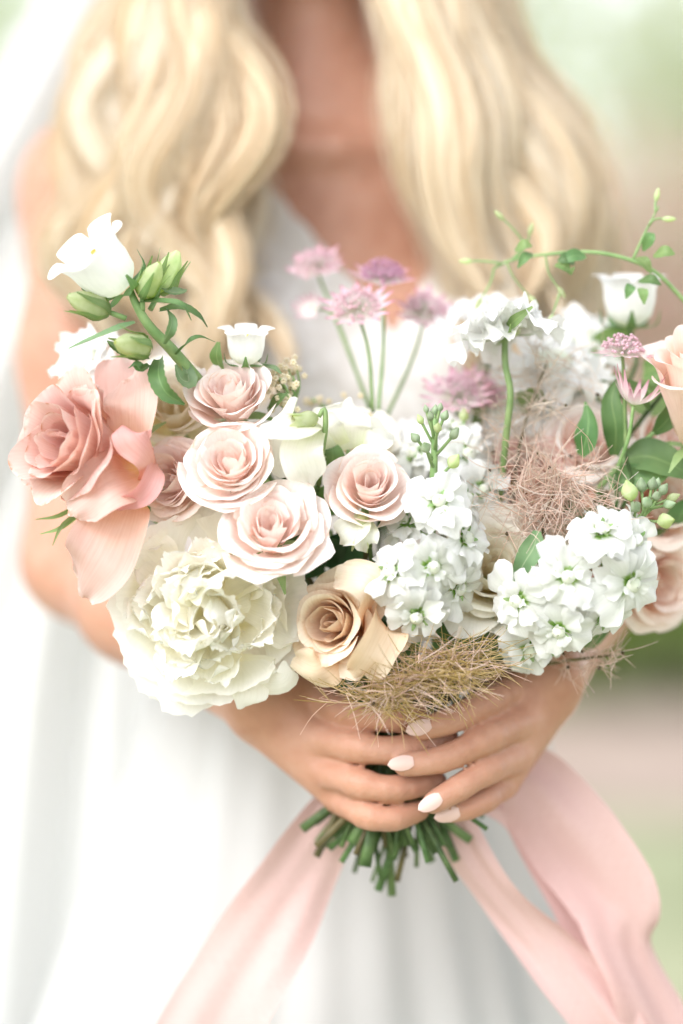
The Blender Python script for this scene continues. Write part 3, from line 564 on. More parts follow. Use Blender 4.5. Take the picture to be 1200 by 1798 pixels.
# large dusty pink rose at the left with long loose outer petals
droot, dm = rose('dusty_pink_rose', 'large dusty pink rose with loose outer petals at the bouquet side', P(108, 776, -.010), (-.66, -.70, .20), .0405, .058, 28, M['dusty'], 31, refl=.16, drop2=.22, dip=.12, cat='rose', ruff=.09, tip=.05, lip=.55, w0=1.2, w1=.85, jit=.08, bulge=.05, zj=.08, stem_r=.003, nres=21, roll=.5)
di = dm.inverted()
fp(droot, [P(240, 850, .02), P(232, 760, -.006), P(236, 700, -.008), P(230, 648, .012)], .034, (-.45, -1, .05), M['dusty'], di, 1, .20, .05)
fp(droot, [P(240, 850, .03), P(215, 730, .024), P(208, 670, .026), P(214, 622, .034)], .030, (-.2, -1, .1), M['dusty'], di, 2)
fp(droot, [P(228, 868, .010), P(205, 915, -.012), P(172, 985, -.016), P(140, 1044, .006)], .042, (-.1, -1, .16), M['dusty'], di, 3, .10, .06)
fp(droot, [P(262, 850, .010), P(262, 800, -.022), P(236, 768, -.030), P(220, 752, -.018)], .024, (.6, -1, .25), M['dustyback'], di, 4, -.2)
fp(droot, [P(262, 790, .006), P(272, 820, -.016), P(248, 868, -.026), P(200, 888, -.020)], .014, (.65, -.8, -.1), M['dustyback'], di, 5, .25)
fp(droot, [P(255, 825, .004), P(215, 836, -.018), P(168, 862, -.027), P(122, 902, -.016)], .036, (-.22, -1, .15), M['dusty'], di, 6, .12, .06)
for a, b, c in (((160, 872), (105, 905), (62, 912)), ((165, 880), (110, 925), (70, 938)), ((165, 885), (112, 920), (92, 958))):
    strip('sepal', [P(*a, .022), P(*b, .012), P(*c, .010)], [.0026, .003, .0004], (0, -1, .3), M['leafpale'], droot, 5, 9, .1, di)

# peach rose turned to the left
proot, pm = rose('peach_rose', 'peach rose with a deep spiral heart between peony and hands', P(582, 1092, -.004), (-.42, -.88, .06), .0325, .046, 27, M['peach'], 41, refl=.24, drop2=.30, dip=.06, a0=.06, pw=.85, ruff=.05, tip=.08, w0=1.5, w1=.95, cat='rose', stem_r=.003, nres=17, roll=1.7, bulge=.12, back=.02)
pi_ = pm.inverted()
fp(proot, [P(640, 1110, .02), P(658, 1055, -.016), P(640, 1022, -.026), P(585, 1010, -.014)], .030, (.25, -1, .45), M['peach'], pi_, 1, .14, .09)
fp(proot, [P(655, 1085, .01), P(678, 1100, -.018), P(655, 1150, -.026), P(622, 1190, -.012)], .028, (.5, -1, .0), M['peach'], pi_, 2, .2, .08)
fp(proot, [P(655, 1070, .02), P(694, 1075, .000), P(698, 1110, -.008), P(676, 1140, -.002)], .024, (.7, -1, .1), M['peach'], pi_, 3, .2, .08)
fp(proot, [P(600, 1120, .012), P(578, 1162, -.006), P(555, 1176, -.008), P(512, 1160, .006)], .028, (-.1, -1, -.4), M['peach'], pi_, 4, -.12)

# ivory rose deep between the stock spikes, and softer roses behind
rose('ivory_rose', 'large ivory rose tucked between the two stock spikes', P(862, 1000, .016), (.04, -.94, .24), .040, .050, 22, M['cream'], 51, refl=.14, drop2=.30, dip=.05, ruff=.04, tip=.06, stem_r=.003, nres=15)
rose('ivory_rose', 'ivory rose behind the stem of white bells', P(300, 712, .040), (-.1, -.9, .35), .034, .042, 22, M['cream'], 52, refl=.14, drop2=.30, ruff=.05, tip=.05)
rose('peach_pink_rose', 'half open peach pink rose leaning out past the astrantia', P(1226, 640, .006), (.0, -.45, .90), .031, .066, 18, M['peachblush'], 53, refl=.12, drop2=.15, ruff=.04, tip=.08, bulge=.05, pw=.7)
BACKR = 'soft pink roses behind the right stock spike'
rose('garden_rose', 'blush rose behind the downy buds of the slanting stock', P(1166, 882, .055), (.25, -.9, .3), .037, .042, 22, M['peachblush'], 54, refl=.15, ruff=.05, tip=.05, group=BACKR)
rose('garden_rose', 'peach blush rose hanging low behind the slanting stock', P(1160, 1028, .060), (.4, -.8, -.15), .036, .042, 20, M['peachblush'], 55, refl=.18, ruff=.05, tip=.05, group=BACKR)
rose('garden_rose', 'blush rose half hidden by the pink smoke plume', P(1035, 772, .060), (.1, -.85, .45), .034, .040, 20, M['blush'], 56, refl=.18, ruff=.05, tip=.05, group=BACKR)
rose('garden_rose', 'rosy pink rose buried inside the smoke plume', P(935, 835, .050), (.0, -.95, .2), .030, .036, 18, M['dusty'], 57, refl=.15, ruff=.05, tip=.05, group=BACKR)
rose('garden_rose', 'small blush rose below the leaning peach pink rose', P(1180, 770, .075), (.3, -.8, .3), .030, .036, 18, M['blush'], 58, refl=.15, ruff=.05, tip=.05, group=BACKR)
rose('lisianthus', 'cream lisianthus with ruffled petals behind the sweet pea', P(640, 775, .045), (.1, -.8, .5), .030, .036, 14, M['cream'], 59, refl=.22, ruff=.10, tip=.02, cat='lisianthus')

# ------------------------------------------------------------------ peony
def peony():
    pos = P(360, 1068, -.012); d = Vector((-.06, -.97, -.02)); mtx = frame(pos, d, .4) @ Matrix.Translation((0, 0, -.040)); root = thing('peony', 'huge creamy white ruffled peony below the spray roses', 'peony', mtx); rs = np.random.default_rng(61)
    for i in range(13):      # guard petals: broad smooth cups
        th = i * 2.39996 + rs.normal() * .15; t = i / 13
        V = rose_petal(rs, th, .62 + .1 * rs.normal(), .050 + .008 * t, .034 - .022 * t, .006, .02 + .16 * t, .10, .03 * rs.choice([-1, 1]), .05, .0, 27, 12, rs.normal() * .07, jag=.03)
        link_mesh('petal', V, grid_faces(27, 12), M['peony'], root, grid_uv(27, 12))
    for i in range(54):      # ruffled heart: torn-edged petals leaning every way out of a shallow bowl
        t = (i + .5) / 54; th = i * 2.39996 + rs.normal() * .35; q = np.array([math.cos(th), math.sin(th), 0]); zz = np.array([0, 0, 1.0]); tq = np.array([-q[1], q[0], 0])
        be = .25 + .62 * t + rs.normal() * .28; l = rs.uniform(.026, .036) * (1.05 - .05 * t); g = q * math.sin(be) + zz * math.cos(be) + tq * rs.normal() * .25; nh = -q * math.cos(be) + zz * math.sin(be) + tq * rs.normal() * .4
        b = q * (.002 + .024 * t) + zz * (.030 - .019 * t); cu = rs.uniform(-.25, .45)
        strip('petal', [Vector(b), Vector(b + g * l * .5 - nh * l * .06), Vector(b + g * l * .85 + nh * l * cu * .18), Vector(b + g * l * 1.08 + nh * l * cu * .55)], [W_ * rs.uniform(.020, .034) for W_ in [1]][0] * np.array([.35, .7, .95, 1.05, 1.0, .85, .5]), Vector(nh), M['peony'], root, 21, 13, .16, None, .15, 0, .085, 600 + i, 0, 0, .05)
    for k in range(3):
        a = k * 2.1; o = Vector((math.cos(a), math.sin(a), 0)); strip('sepal', [o * .006, o * .022 + Vector((0, 0, .0)), o * .036 + Vector((0, 0, .010))], [.014, .018, .003], (0, 0, 1), M['leafpale'], root, 5, 8)
    inv = mtx.inverted(); stem_to_hand(root, inv, mtx @ Vector((0, 0, -.004)), d, .0034, back=.02)
    for pts, w in (([P(420, 1160, .02), P(430, 1215, .008), P(420, 1246, .012)], [.02, .030, .028, .008]), ([P(330, 1180, .03), P(295, 1215, .02), P(262, 1224, .02)], [.016, .022, .018, .004]), ([P(400, 1170, .02), P(490, 1190, .008), P(500, 1160, .004)], [.016, .024, .020, .006])):
        strip('petal', pts, w, (.1, -1, -.2), M['peony'], root, 11, 14, -.12, inv, .3, 0, .03, 7)
peony()

# ------------------------------------------------------------------ stock spikes
def stock_petal(seed, l, w):
    rs = np.random.default_rng(seed); nu, nv = 11, 9; u = np.linspace(-1, 1, nu)[:, None]; v = np.linspace(0, 1, nv)[None]; ph = rs.uniform(0, 6.28, 4)
    L = 1 - .30 * np.abs(u) ** 2.6 + .05 * np.sin(u * 7 + ph[3]) - .12 * np.exp(-((u - .15 * rs.normal()) / .18) ** 2); vv = v * L
    x = u * w * (.16 + .84 * smooth01(vv / .72)); y = l * vv * np.ones_like(u); z = .10 * l * np.sin(vv * 2.6) - .16 * l * vv ** 3 + .10 * w * (u ** 2) * vv + .26 * w * vv ** 2 * (np.sin(u * 3 + ph[0]) + .6 * np.sin(u * 6 + ph[1])) + .25 * w * np.sin(ph[2]) * u * vv
    return np.stack([x, y, z], -1).reshape(-1, 3), grid_faces(nu, nv), grid_uv(nu, nv)
STOCKP = []
for i in range(12):
    g_ = stock_petal(i, .0185 * (.88 + .02 * i), .0088 + .0019 * ((i * 5) % 12) / 12); STOCKP.append(link_mesh('petal', g_[0], g_[1], M['stock'], None, g_[2]))
_sp_used = set()
def stock_piece(parent, m):
    i = R_.randrange(12) if len(_sp_used) >= 12 else len(_sp_used); src = STOCKP[i]
    if i not in _sp_used: _sp_used.add(i); src.parent = parent; src.matrix_basis = m; return src
    return copy_part(src, parent, m)
def floret(root, rinv, pos, direction, size, seed, axis_pt):
    rs = random.Random(seed); size = size * rs.uniform(.9, 1.12); direction = Vector(direction) + Vector((rs.uniform(-.2, .2), 0, rs.uniform(-.2, .2))); m = frame(pos, direction, rs.uniform(0, 6.28)); lm = rinv @ m
    V, F, UV = blob_geo(.0040 * size, .0068 * size, 9, 7); k = len(V); V = V + np.array([0, 0, .001])
    b1 = Vector((0, 0, 0)); b2 = m.inverted() @ Vector(axis_pt); tv, tf, tu = tube_geo([b1, b1.lerp(b2, .5) + Vector((0, 0, -.003)), b2], [.0016, .0012], 8, 6, False)
    fl = link_mesh('floret', V, F, M['centre'], root, UV); fl.matrix_basis = lm
    link_mesh('pedicel', tv, tf, M['stem'], fl, tu)
    for layer, (n, el, sc) in enumerate(((5, -.12, 1.02), (5, .20, .82), (3, .66, .44))):
        for i in range(n):
            a = i * 6.2832 / n + layer * .7 + rs.uniform(-.18, .18); e = el + rs.uniform(-.28, .28); s = size * sc * rs.uniform(.82, 1.14)
            stock_piece(fl, Matrix.Rotation(a, 4, 'Z') @ Matrix.Translation((0, .0026 - layer * .0005, layer * .0012)) @ Matrix.Rotation(e, 4, 'X') @ Matrix.Rotation(rs.uniform(-.4, .4), 4, 'Y') @ Matrix.Diagonal((s * rs.uniform(.85, 1.2), s, s * rs.uniform(.7, 1.4), 1)))
    V, F, UV = None, None, None
    for i in range(rs.choice([2, 3, 4, 5])):
        a = i * 1.2566 + rs.uniform(-.3, .3); o = Vector((math.cos(a), math.sin(a), 0)) * rs.uniform(.75, 1.05); strip('sepal', [o * .0016 + Vector((0, 0, .001)), o * .0055 * size + Vector((0, 0, .0054)), o * .0080 * size + Vector((0, 0, .0060))], [.0022, .0026, .0005], (0, 0, 1), M['stem'], fl, 3, 5)
def bud(root, rinv, pos, direction, size, m, axis_pt, seams=True):
    mt = rinv @ frame(pos, direction, R_.uniform(0, 6)); V, F, UV = blob_geo(.0036 * size, .0105 * size, 12, 9, [.35, .8, 1, .95, .75, .4, .1])
    th = np.arctan2(V[:, 1], V[:, 0]); sc = 1 + .12 * np.cos(th * 4); V[:, :2] *= sc[:, None]
    o = link_mesh('bud', V, F, m, root, UV); o.matrix_basis = mt
    tv, tf, tu = tube_geo([Vector((0, 0, .001)), mt.inverted() @ (rinv @ Vector(axis_pt)) * .5 + Vector((0, 0, -.003)), mt.inverted() @ (rinv @ Vector(axis_pt))], [.0009, .0011], 8, 6, False); link_mesh('pedicel', tv, tf, M['stem'], o, tu)
    return o
def stock(label, axis, florets, buds, seed, leafs=(), group='white stock spikes'):
    base = axis[0]; mtx = Matrix.Translation(base); inv = mtx.inverted(); root = thing('stock_flower', label, 'stock flower', mtx, group)
    tube('spike', axis, [.0032, .0028, .0016], M['stem'], root, 18, 8, inv); c = spline(axis, 30)
    def near(p): return Vector(c[np.argmin(np.linalg.norm(c - np.array(p), axis=1))])
    for i, (px, py, y, d, s) in enumerate(florets): p = P(px, py, y); floret(root, inv, p, d, s, seed * 50 + i, near(p + Vector((0, 0, -.006))))
    for i, (px, py, y, d, s) in enumerate(buds): p = P(px, py, y); bud(root, inv, p, d, s, M['bud'] if i % 4 else M['budlight'], near(p + Vector((0, 0, -.012))))
    for pts, w in leafs: strip('leaf', pts, w, (-.2, -1, .2), M['leafgrey'], root, 9, 14, .12, inv)
    stem_to_hand(root, inv, base, (axis[1] - axis[0]), .0030)
stock('upright white stock spike with grey green buds beside the single blush rose', [P(730, 1130, .022), P(755, 960, .014), P(762, 830, .006), P(764, 735, .002)],
    [(772, 884, -.020, (.1, -.85, .5), 1.02), (690, 1006, -.020, (-.55, -.75, .3), 1.0), (756, 996, -.022, (.25, -.95, .05), 1.0), (812, 948, -.010, (.75, -.6, .1), 1.0), (734, 1078, -.016, (-.05, -.9, -.4), .95), (800, 1030, -.002, (.7, -.6, -.3), .95), (716, 920, .006, (-.6, -.5, .5), .8), (812, 880, .008, (.7, -.3, .5), .9)],
    [(742, 744, .000, (-.5, -.3, 1), .62), (757, 738, -.006, (-.1, -.6, 1), .62), (778, 738, -.002, (.4, -.4, 1), .66), (764, 728, .004, (.1, .1, 1), .60), (768, 758, -.008, (.1, -.7, .8), .66), (736, 775, -.004, (-.7, -.4, .7), .70), (750, 792, -.010, (-.2, -.9, .6), .84), (792, 770, -.002, (.6, -.3, .8), .78), (790, 820, -.004, (.5, -.5, .7), .98), (750, 725, .002, (-.2, 0, 1), .5), (772, 722, .002, (.2, 0, 1), .5)], 71)
stock('white stock spike slanting outward with a rounded green leaf', [P(880, 1120, .020), P(960, 1050, .006), P(1060, 970, .000), P(1150, 885, -.002)],
    [(1056, 936, -.022, (-.05, -.8, .6), 1.16), (996, 1012, -.026, (-.1, -.98, .1), 1.17), (912, 1054, -.016, (-.4, -.9, .05), 1.10), (984, 1104, -.014, (-.1, -.85, -.5), 1.08), (1106, 1022, -.016, (.45, -.85, -.2), 1.10), (1112, 952, -.014, (.5, -.8, .3), 1.01), (1060, 1077, -.002, (.3, -.6, -.7), 1.04), (940, 1002, .006, (-.5, -.5, .6), 0.88)],
    [(1110, 878, -.006, (-.3, -.4, 1), 1.26), (1128, 864, -.002, (-.1, -.3, 1), 0.88), (1144, 860, -.002, (.2, -.2, 1), 0.77), (1160, 868, -.004, (.5, -.3, .8), 0.77), (1172, 878, -.002, (.9, -.2, .4), 0.81), (1150, 876, -.012, (.3, -.9, .5), 0.77), (1136, 888, -.012, (.0, -.9, .6), 0.88), (1118, 896, -.012, (-.2, -.9, .5), 0.94), (1158, 916, -.010, (.6, -.8, .1), 1.21), (1166, 888, -.008, (.8, -.5, .2), 0.77), (1152, 858, .002, (.3, 0, 1), 0.66)], 72,
    [([P(900, 1030, .006), P(920, 990, -.006), P(938, 960, -.010), P(944, 932, -.012)], [.004, .010, .0145, .013, .004])])
stock('white stock spike set further back behind the upright one', [P(800, 990, .06), P(810, 880, .055), P(815, 780, .05)],
    [(730, 800, .045, (-.4, -.8, .4), 1.0), (820, 800, .040, (.4, -.8, .3), 1.05), (842, 860, .035, (.6, -.7, 0), 1.0), (780, 850, .050, (0, -.8, .2), .95), (800, 760, .052, (.1, -.5, .9), .9)], [(815, 740, .05, (0, 0, 1), .8)], 73)
stock('small white stock spike low beneath the slanting one', [P(870, 1150, .055), P(895, 1140, .03), P(930, 1120, .018)], [(930, 1140, .012, (-.1, -.8, -.4), .9), (960, 1130, .018, (.3, -.8, -.5), .85)], [], 74)

# ------------------------------------------------------------------ bell flowers
def bell_geo(R, Lh, nu=60, nv=18, lobe=.22, seed=0):
    th = np.linspace(0, 2 * math.pi, nu, endpoint=False)[:, None]; v = np.linspace(0, 1, nv)[None]; lb = np.abs(np.cos(2.5 * th)) ** .55
    vv = v * (1 - lobe + lobe * lb); r = R * np.interp(vv, [0, .06, .2, .45, .65, .8, .92, 1.0], [.10, .50, .80, .92, .94, 1.02, 1.24, 1.46]); r = r * (1 + .04 * np.cos(5 * th) * v)
    z = Lh * (vv - .14 * np.clip((vv - .84) / .16, 0, 1) ** 2)
    return np.stack([r * np.cos(th), r * np.sin(th), z], -1).reshape(-1, 3), grid_faces(nu, nv, True), grid_uv(nu, nv)
def add_bell(root, inv, pos, direction, R, Lh, roll=0, lobe=.22):
    m = inv @ frame(pos, direction, roll); V, F, UV = bell_geo(R, Lh, lobe=lobe); c = link_mesh('bell', V, F, M['white'], root, UV); c.matrix_basis = m
    pv, pf, pu = tube_geo([(0, 0, .004), (.001, 0, Lh * .45), (.002, 0, Lh * .74)], [.0010, .0012, .0017], 8, 6, False); link_mesh('pistil', pv, pf, M['pistil'], c, pu)
    for k in range(5):
        a = k * 1.2566 + .6; o = Vector((math.cos(a), math.sin(a), 0)); strip('sepal', [o * R * .25 + Vector((0, 0, .0)), o * R * .95 + Vector((0, 0, Lh * .05)), o * R * 1.15 + Vector((0, 0, Lh * .32))], [R * .5, R * .42, R * .05], (0, 0, -1), M['leaf'], c, 5, 8, .1)
    return c
def bell_bud(root, inv, pos, direction, s, mm=None):
    m = inv @ frame(pos, direction, R_.uniform(0, 6)); V, F, UV = blob_geo(.0072 * s, .027 * s, 20, 12, [.3, .8, .98, .95, .88, .84, .74, .45, .12]); th = np.arctan2(V[:, 1], V[:, 0]); V[:, :2] *= (1 + .10 * np.cos(th * 5))[:, None]
    o = link_mesh('bud', V, F, M['budlight'], root, UV); o.matrix_basis = m
    for k in range(5):
        a = k * 1.2566; q = Vector((math.cos(a), math.sin(a), 0)); strip('sepal', [q * .003 * s, q * .0082 * s + Vector((0, 0, .006 * s)), q * .0080 * s + Vector((0, 0, .014 * s)), q * .0100 * s + Vector((0, 0, .024 * s))], [.005 * s, .0052 * s, .0036 * s, .0005], (math.cos(a), math.sin(a), 0), M['leafpale'], o, 5, 9, -.1)
    return o
ax = [P(352, 672, .012), P(300, 612, .000), P(262, 572, -.006), P(238, 532, -.008), P(228, 505, -.008)]
mtx = Matrix.Translation(ax[0]); inv = mtx.inverted()
root = thing('bellflower', 'stem of canterbury bells with one open white bell, green buds and narrow leaves', 'bellflower', mtx)
tube('main_stem', ax, [.0037, .0035, .0030, .0024, .0017], M['stem'], root, 22, 10, inv); stem_to_hand(root, inv, ax[0], (ax[1] - ax[0]), .0036)
add_bell(root, inv, P(216, 508, -.004), (-.58, -.46, .66), .0188, .041, .5, .24)
for (px, py, y, d, s) in ((192, 548, -.012, (-.95, -.35, .35), 1.0), (250, 520, -.010, (.45, -.55, .75), .95), (278, 516, .004, (.45, -.1, .95), 1.05), (262, 612, -.014, (-.75, -.8, .1), 1.0)):
    bell_bud(root, inv, P(px, py, y), d, s)
    tube('pedicel', [P(px, py, y), P(px * .5 + 125, py * .5 + 285, y * .5 - .003)], [.0016, .0018], M['stem'], root, 6, 6, inv)
for k, (pts, w, nh) in enumerate((
    ([P(238, 566, -.010), P(205, 578, -.018), P(160, 596, -.022), P(120, 612, -.018)], .0055, (0, -.6, .9)),
    ([P(245, 530, -.008), P(280, 530, -.018), P(318, 536, -.020), P(336, 562, -.014)], .0070, (.1, -.5, .9)),
    ([P(280, 545, -.006), P(318, 540, -.010), P(348, 555, -.008), P(364, 574, .0)], .0065, (.2, -.7, .7)),
    ([P(286, 604, -.006), P(296, 585, -.014), P(302, 562, -.014), P(292, 540, -.008)], .0066, (.6, -.8, .1)),
    ([P(310, 622, -.002), P(330, 602, -.010), P(352, 592, -.010), P(378, 600, -.004)], .0050, (.0, -.5, .9)),
    ([P(280, 630, -.006), P(278, 660, -.020), P(292, 690, -.022), P(324, 710, -.014)], .0110, (-.4, -.9, .2)),
    ([P(325, 640, .004), P(332, 668, .000), P(318, 664, -.004), P(308, 640, -.004)], .0090, (.4, -.9, .2)),
    ([P(262, 628, -.008), P(232, 626, -.014), P(205, 612, -.014), P(188, 598, -.010)], .0070, (.0, -.8, .6)),
    ([P(262, 640, -.008), P(248, 648, -.016), P(238, 640, -.016), P(226, 646, -.012)], .0060, (.0, -.8, .6)),
    ([P(280, 500, .0), P(300, 512, -.004), P(318, 512, -.004), P(328, 508, .0)], .0060, (.2, -.8, .6)),
    ([P(252, 496, -.006), P(252, 482, -.008), P(250, 468, -.006)], .0045, (.5, -.8, 0)), ([P(262, 494, -.006), P(264, 480, -.006), P(262, 466, -.002)], .0045, (.3, -.8, 0)))):
    strip('leaf', pts, [w * .5, w, w * .95, w * .7, w * .08], nh, M['leaf'] if k % 3 else M['leafgrey'], root, 7, 20, .16, inv, 0, .10, .04, k, .12)
def small_bell(label, pos, direction, R, Lh, back):
    mtx = Matrix.Translation(pos); inv = mtx.inverted(); root = thing('bellflower', label, 'bellflower', mtx); add_bell(root, inv, pos, direction, R, Lh, .3)
    stem_to_hand(root, inv, pos, direction, .0016, back=back); return root, inv
r2, i2 = small_bell('small white bell flower peeping above the topmost spray rose', P(432, 640, .016), (.02, -.30, 1), .0118, .0245, .06)
strip('leaf', [P(388, 650, .016), P(380, 625, .010), P(384, 600, .010)], [.006, .010, .002], (-.5, -.8, 0), M['leafpale'], r2, 5, 10, .1, i2)
strip('leaf', [P(455, 640, .018), P(480, 645, .010), P(494, 656, .008)], [.003, .005, .001], (0, -.6, .8), M['leafgrey'], r2, 5, 10, .1, i2)
small_bell('white bell flower opening upward under the arching vine', P(1106, 574, .085), (.0, -.15, 1), .0170, .036, .03)

# ------------------------------------------------------------------ sweet peas, scabiosa, white fillers
def sweet_pea(label, pos, pts_list, calyx, stem_pts, group='white sweet peas'):
    mtx = Matrix.Translation(pos); inv = mtx.inverted(); root = thing('sweet_pea', label, 'sweet pea', mtx, group)
    for k, (pts, w, nh, ru) in enumerate(pts_list): strip('petal', pts, w, nh, M['sweet'], root, 13, 16, .14, inv, .25, 0, ru, k + 3)
    if calyx:
        m = inv @ frame(*calyx); V, F, UV = blob_geo(.0055, .016, 12, 8, [.3, .8, 1, .95, .9, .95, 1.05]); o = link_mesh('calyx', V, F, M['budlight'], root, UV); o.matrix_basis = m
        for k in range(5):
            a = k * 1.2566; q = Vector((math.cos(a), math.sin(a), 0)); strip('sepal', [q * .004 + Vector((0, 0, .008)), q * .006 + Vector((0, 0, .015)), q * .008 + Vector((0, 0, .021))], [.005, .004, .0005], (math.cos(a), math.sin(a), 0), M['budlight'], o, 3, 6)
    tube('stalk', stem_pts, [.0013, .0017, .0018], M['stem'], root, 14, 7, inv)
    stem_to_hand(root, inv, stem_pts[-1], (stem_pts[-2] - stem_pts[-1]), .0018)
sweet_pea('white sweet pea with a green calyx bent on its curved stalk', P(555, 745, -.006), [
    ([P(556, 740, -.004), P(520, 745, -.022), P(490, 740, -.020), P(455, 748, -.004)], [.012, .030, .032, .012], (0, -.8, .6), .07),
    ([P(550, 745, -.006), P(530, 790, -.024), P(540, 830, -.022), P(545, 852, -.010)], [.016, .026, .024, .008], (-.1, -1, .1), .08),
    ([P(548, 745, -.004), P(510, 778, -.012), P(505, 815, -.006), P(528, 838, .0)], [.014, .026, .022, .006], (-.3, -1, .1), .06)],
    (P(558, 732, -.012), (-.92, -.35, -.28)), [P(560, 732, -.012), P(570, 718, -.012), P(572, 750, -.010), P(565, 800, .0), P(560, 850, .02)])
sweet_pea('creamy white sweet pea with a tall upright petal behind the single blush rose', P(615, 780, .026), [
    ([P(610, 790, .022), P(600, 750, .014), P(608, 720, .016), P(615, 698, .022)], [.020, .040, .032, .008], (-.1, -1, .2), .05),
    ([P(590, 790, .02), P(565, 760, .014), P(560, 735, .016), P(556, 716, .020)], [.020, .030, .024, .008], (-.3, -1, .2), .06),
    ([P(630, 790, .020), P(650, 770, .010), P(675, 765, .012), P(695, 772, .02)], [.016, .026, .022, .006], (.1, -.8, .5), .06)],
    None, [P(612, 790, .026), P(610, 830, .03), P(605, 880, .035)])
sweet_pea('small cream sweet pea bud with green veins under the single blush rose', P(630, 905, -.004), [
    ([P(640, 905, .0), P(625, 925, -.014), P(605, 940, -.014), P(598, 955, -.006)], [.008, .018, .018, .006], (-.2, -1, .2), .08),
    ([P(640, 905, .0), P(645, 935, -.014), P(640, 955, -.014), P(640, 970, -.008)], [.008, .014, .014, .004], (.2, -1, .1), .08)],
    (P(640, 904, -.004), (-.2, -.3, -.9)), [P(640, 900, .0), P(645, 920, .01), P(650, 960, .02)])
def scabiosa(label, pos, direction, R, n, seed, stem_pts=None, group='white scabiosa', bracts=True, loose=False):
    mtx = frame(pos, direction); inv = mtx.inverted(); root = thing('scabiosa', label, 'scabiosa', mtx, group); rs = np.random.default_rng(seed)
    for i in range(n):
        t = (i % 2); a = i * 6.2832 / n + rs.normal() * .1; l = R * (1 - .35 * t) * rs.uniform(.85, 1.1); q = np.array([math.cos(a), math.sin(a), 0]); e = .18 + .3 * t + rs.normal() * .12
        pts = [Vector(q * R * .1), Vector(q * l * .5 + np.array([0, 0, l * .22 * e])), Vector(q * l + np.array([0, 0, l * (.30 * e - .10)]))]
        if loose: k_ = rs.uniform(-.40, .55); pts = [Vector(q * R * .08), Vector(q * l * .5 + np.array([0, 0, l * .16 + l * .2 * k_])), Vector(q * l * (1 - .25 * abs(k_)) + np.array([0, 0, l * k_]))]
        strip('petal', pts, [R * .12, R * .42, R * .58, R * .60, R * .40], (0, 0, 1), M['white'], root, 17, 14, .08, None, .2, 0, .20, seed + i, 0, 0, .05)
    V, F, UV = blob_geo(R * .30, R * .22, 14, 8); V[:, 2] -= R * .02; link_mesh('centre', V, F, M['centre'], root, UV)
    if bracts:
        for k in range(4):
            a = k * 1.7 + .5; q = Vector((math.cos(a), math.sin(a), 0)); strip('bract', [q * R * .05 + Vector((0, 0, -R * .06)), q * R * .4 + Vector((0, 0, -R * .10)), q * R * .72 + Vector((0, 0, -R * .02))], [R * .06, R * .07, R * .01], (0, 0, -1), M['leafpale'], root, 5, 8, .1)
        V, F, UV = blob_geo(R * .12, R * .14); link_mesh('receptacle', V - np.array([0, 0, R * .14]), F, M['stem'], root, UV)
    if stem_pts: tube('stalk', stem_pts, [.0020, .0021, .0022], M['stem'], root, 18, 8, inv)
    s = stem_pts[-1] if stem_pts else pos; stem_to_hand(root, inv, s, direction, .0018); return root, inv
rt, iv = scabiosa('white scabiosa seen from below on a tall bare green stalk', P(888, 582, .030), (-.20, .10, .97), .042, 20, 81, [P(887, 586, .029), P(888, 640, .026), P(897, 690, .024), P(890, 760, .028), P(878, 880, .04)], loose=True)
strip('bract', [P(886, 582, .024), P(905, 562, .006), P(936, 538, .004)], [.004, .0075, .001], (0, -1, .2), M['leafpale'], rt, 5, 12, .1, iv)
scabiosa('white scabiosa further back among the vine tendrils', P(838, 545, .085), (-.2, -.3, .9), .030, 14, 82)
WF = 'white blossoms behind the bouquet front'
scabiosa('white ruffled blossom behind the stem of canterbury bells', P(150, 628, .045), (-.35, -.75, .5), .026, 14, 83, bracts=False)
strip_r, strip_i = scabiosa('white blossom under the scabiosa at the back', P(975, 640, .075), (.1, -.7, .7), .036, 16, 84, bracts=False)
scabiosa('white blossom beneath the hanging bell at the back', P(1030, 600, .10), (.2, -.7, .7), .032, 14, 85, bracts=False)
scabiosa('white blossom low behind the smoke plume', P(990, 715, .085), (.0, -.9, .4), .032, 14, 86, bracts=False)
scabiosa('creamy white blossom behind the upright stock buds', P(700, 790, .065), (-.1, -.8, .6), .028, 12, 87, bracts=False)
scabiosa('white blossom behind the ivory rose', P(880, 720, .09), (.0, -.85, .5), .034, 14, 88, bracts=False)

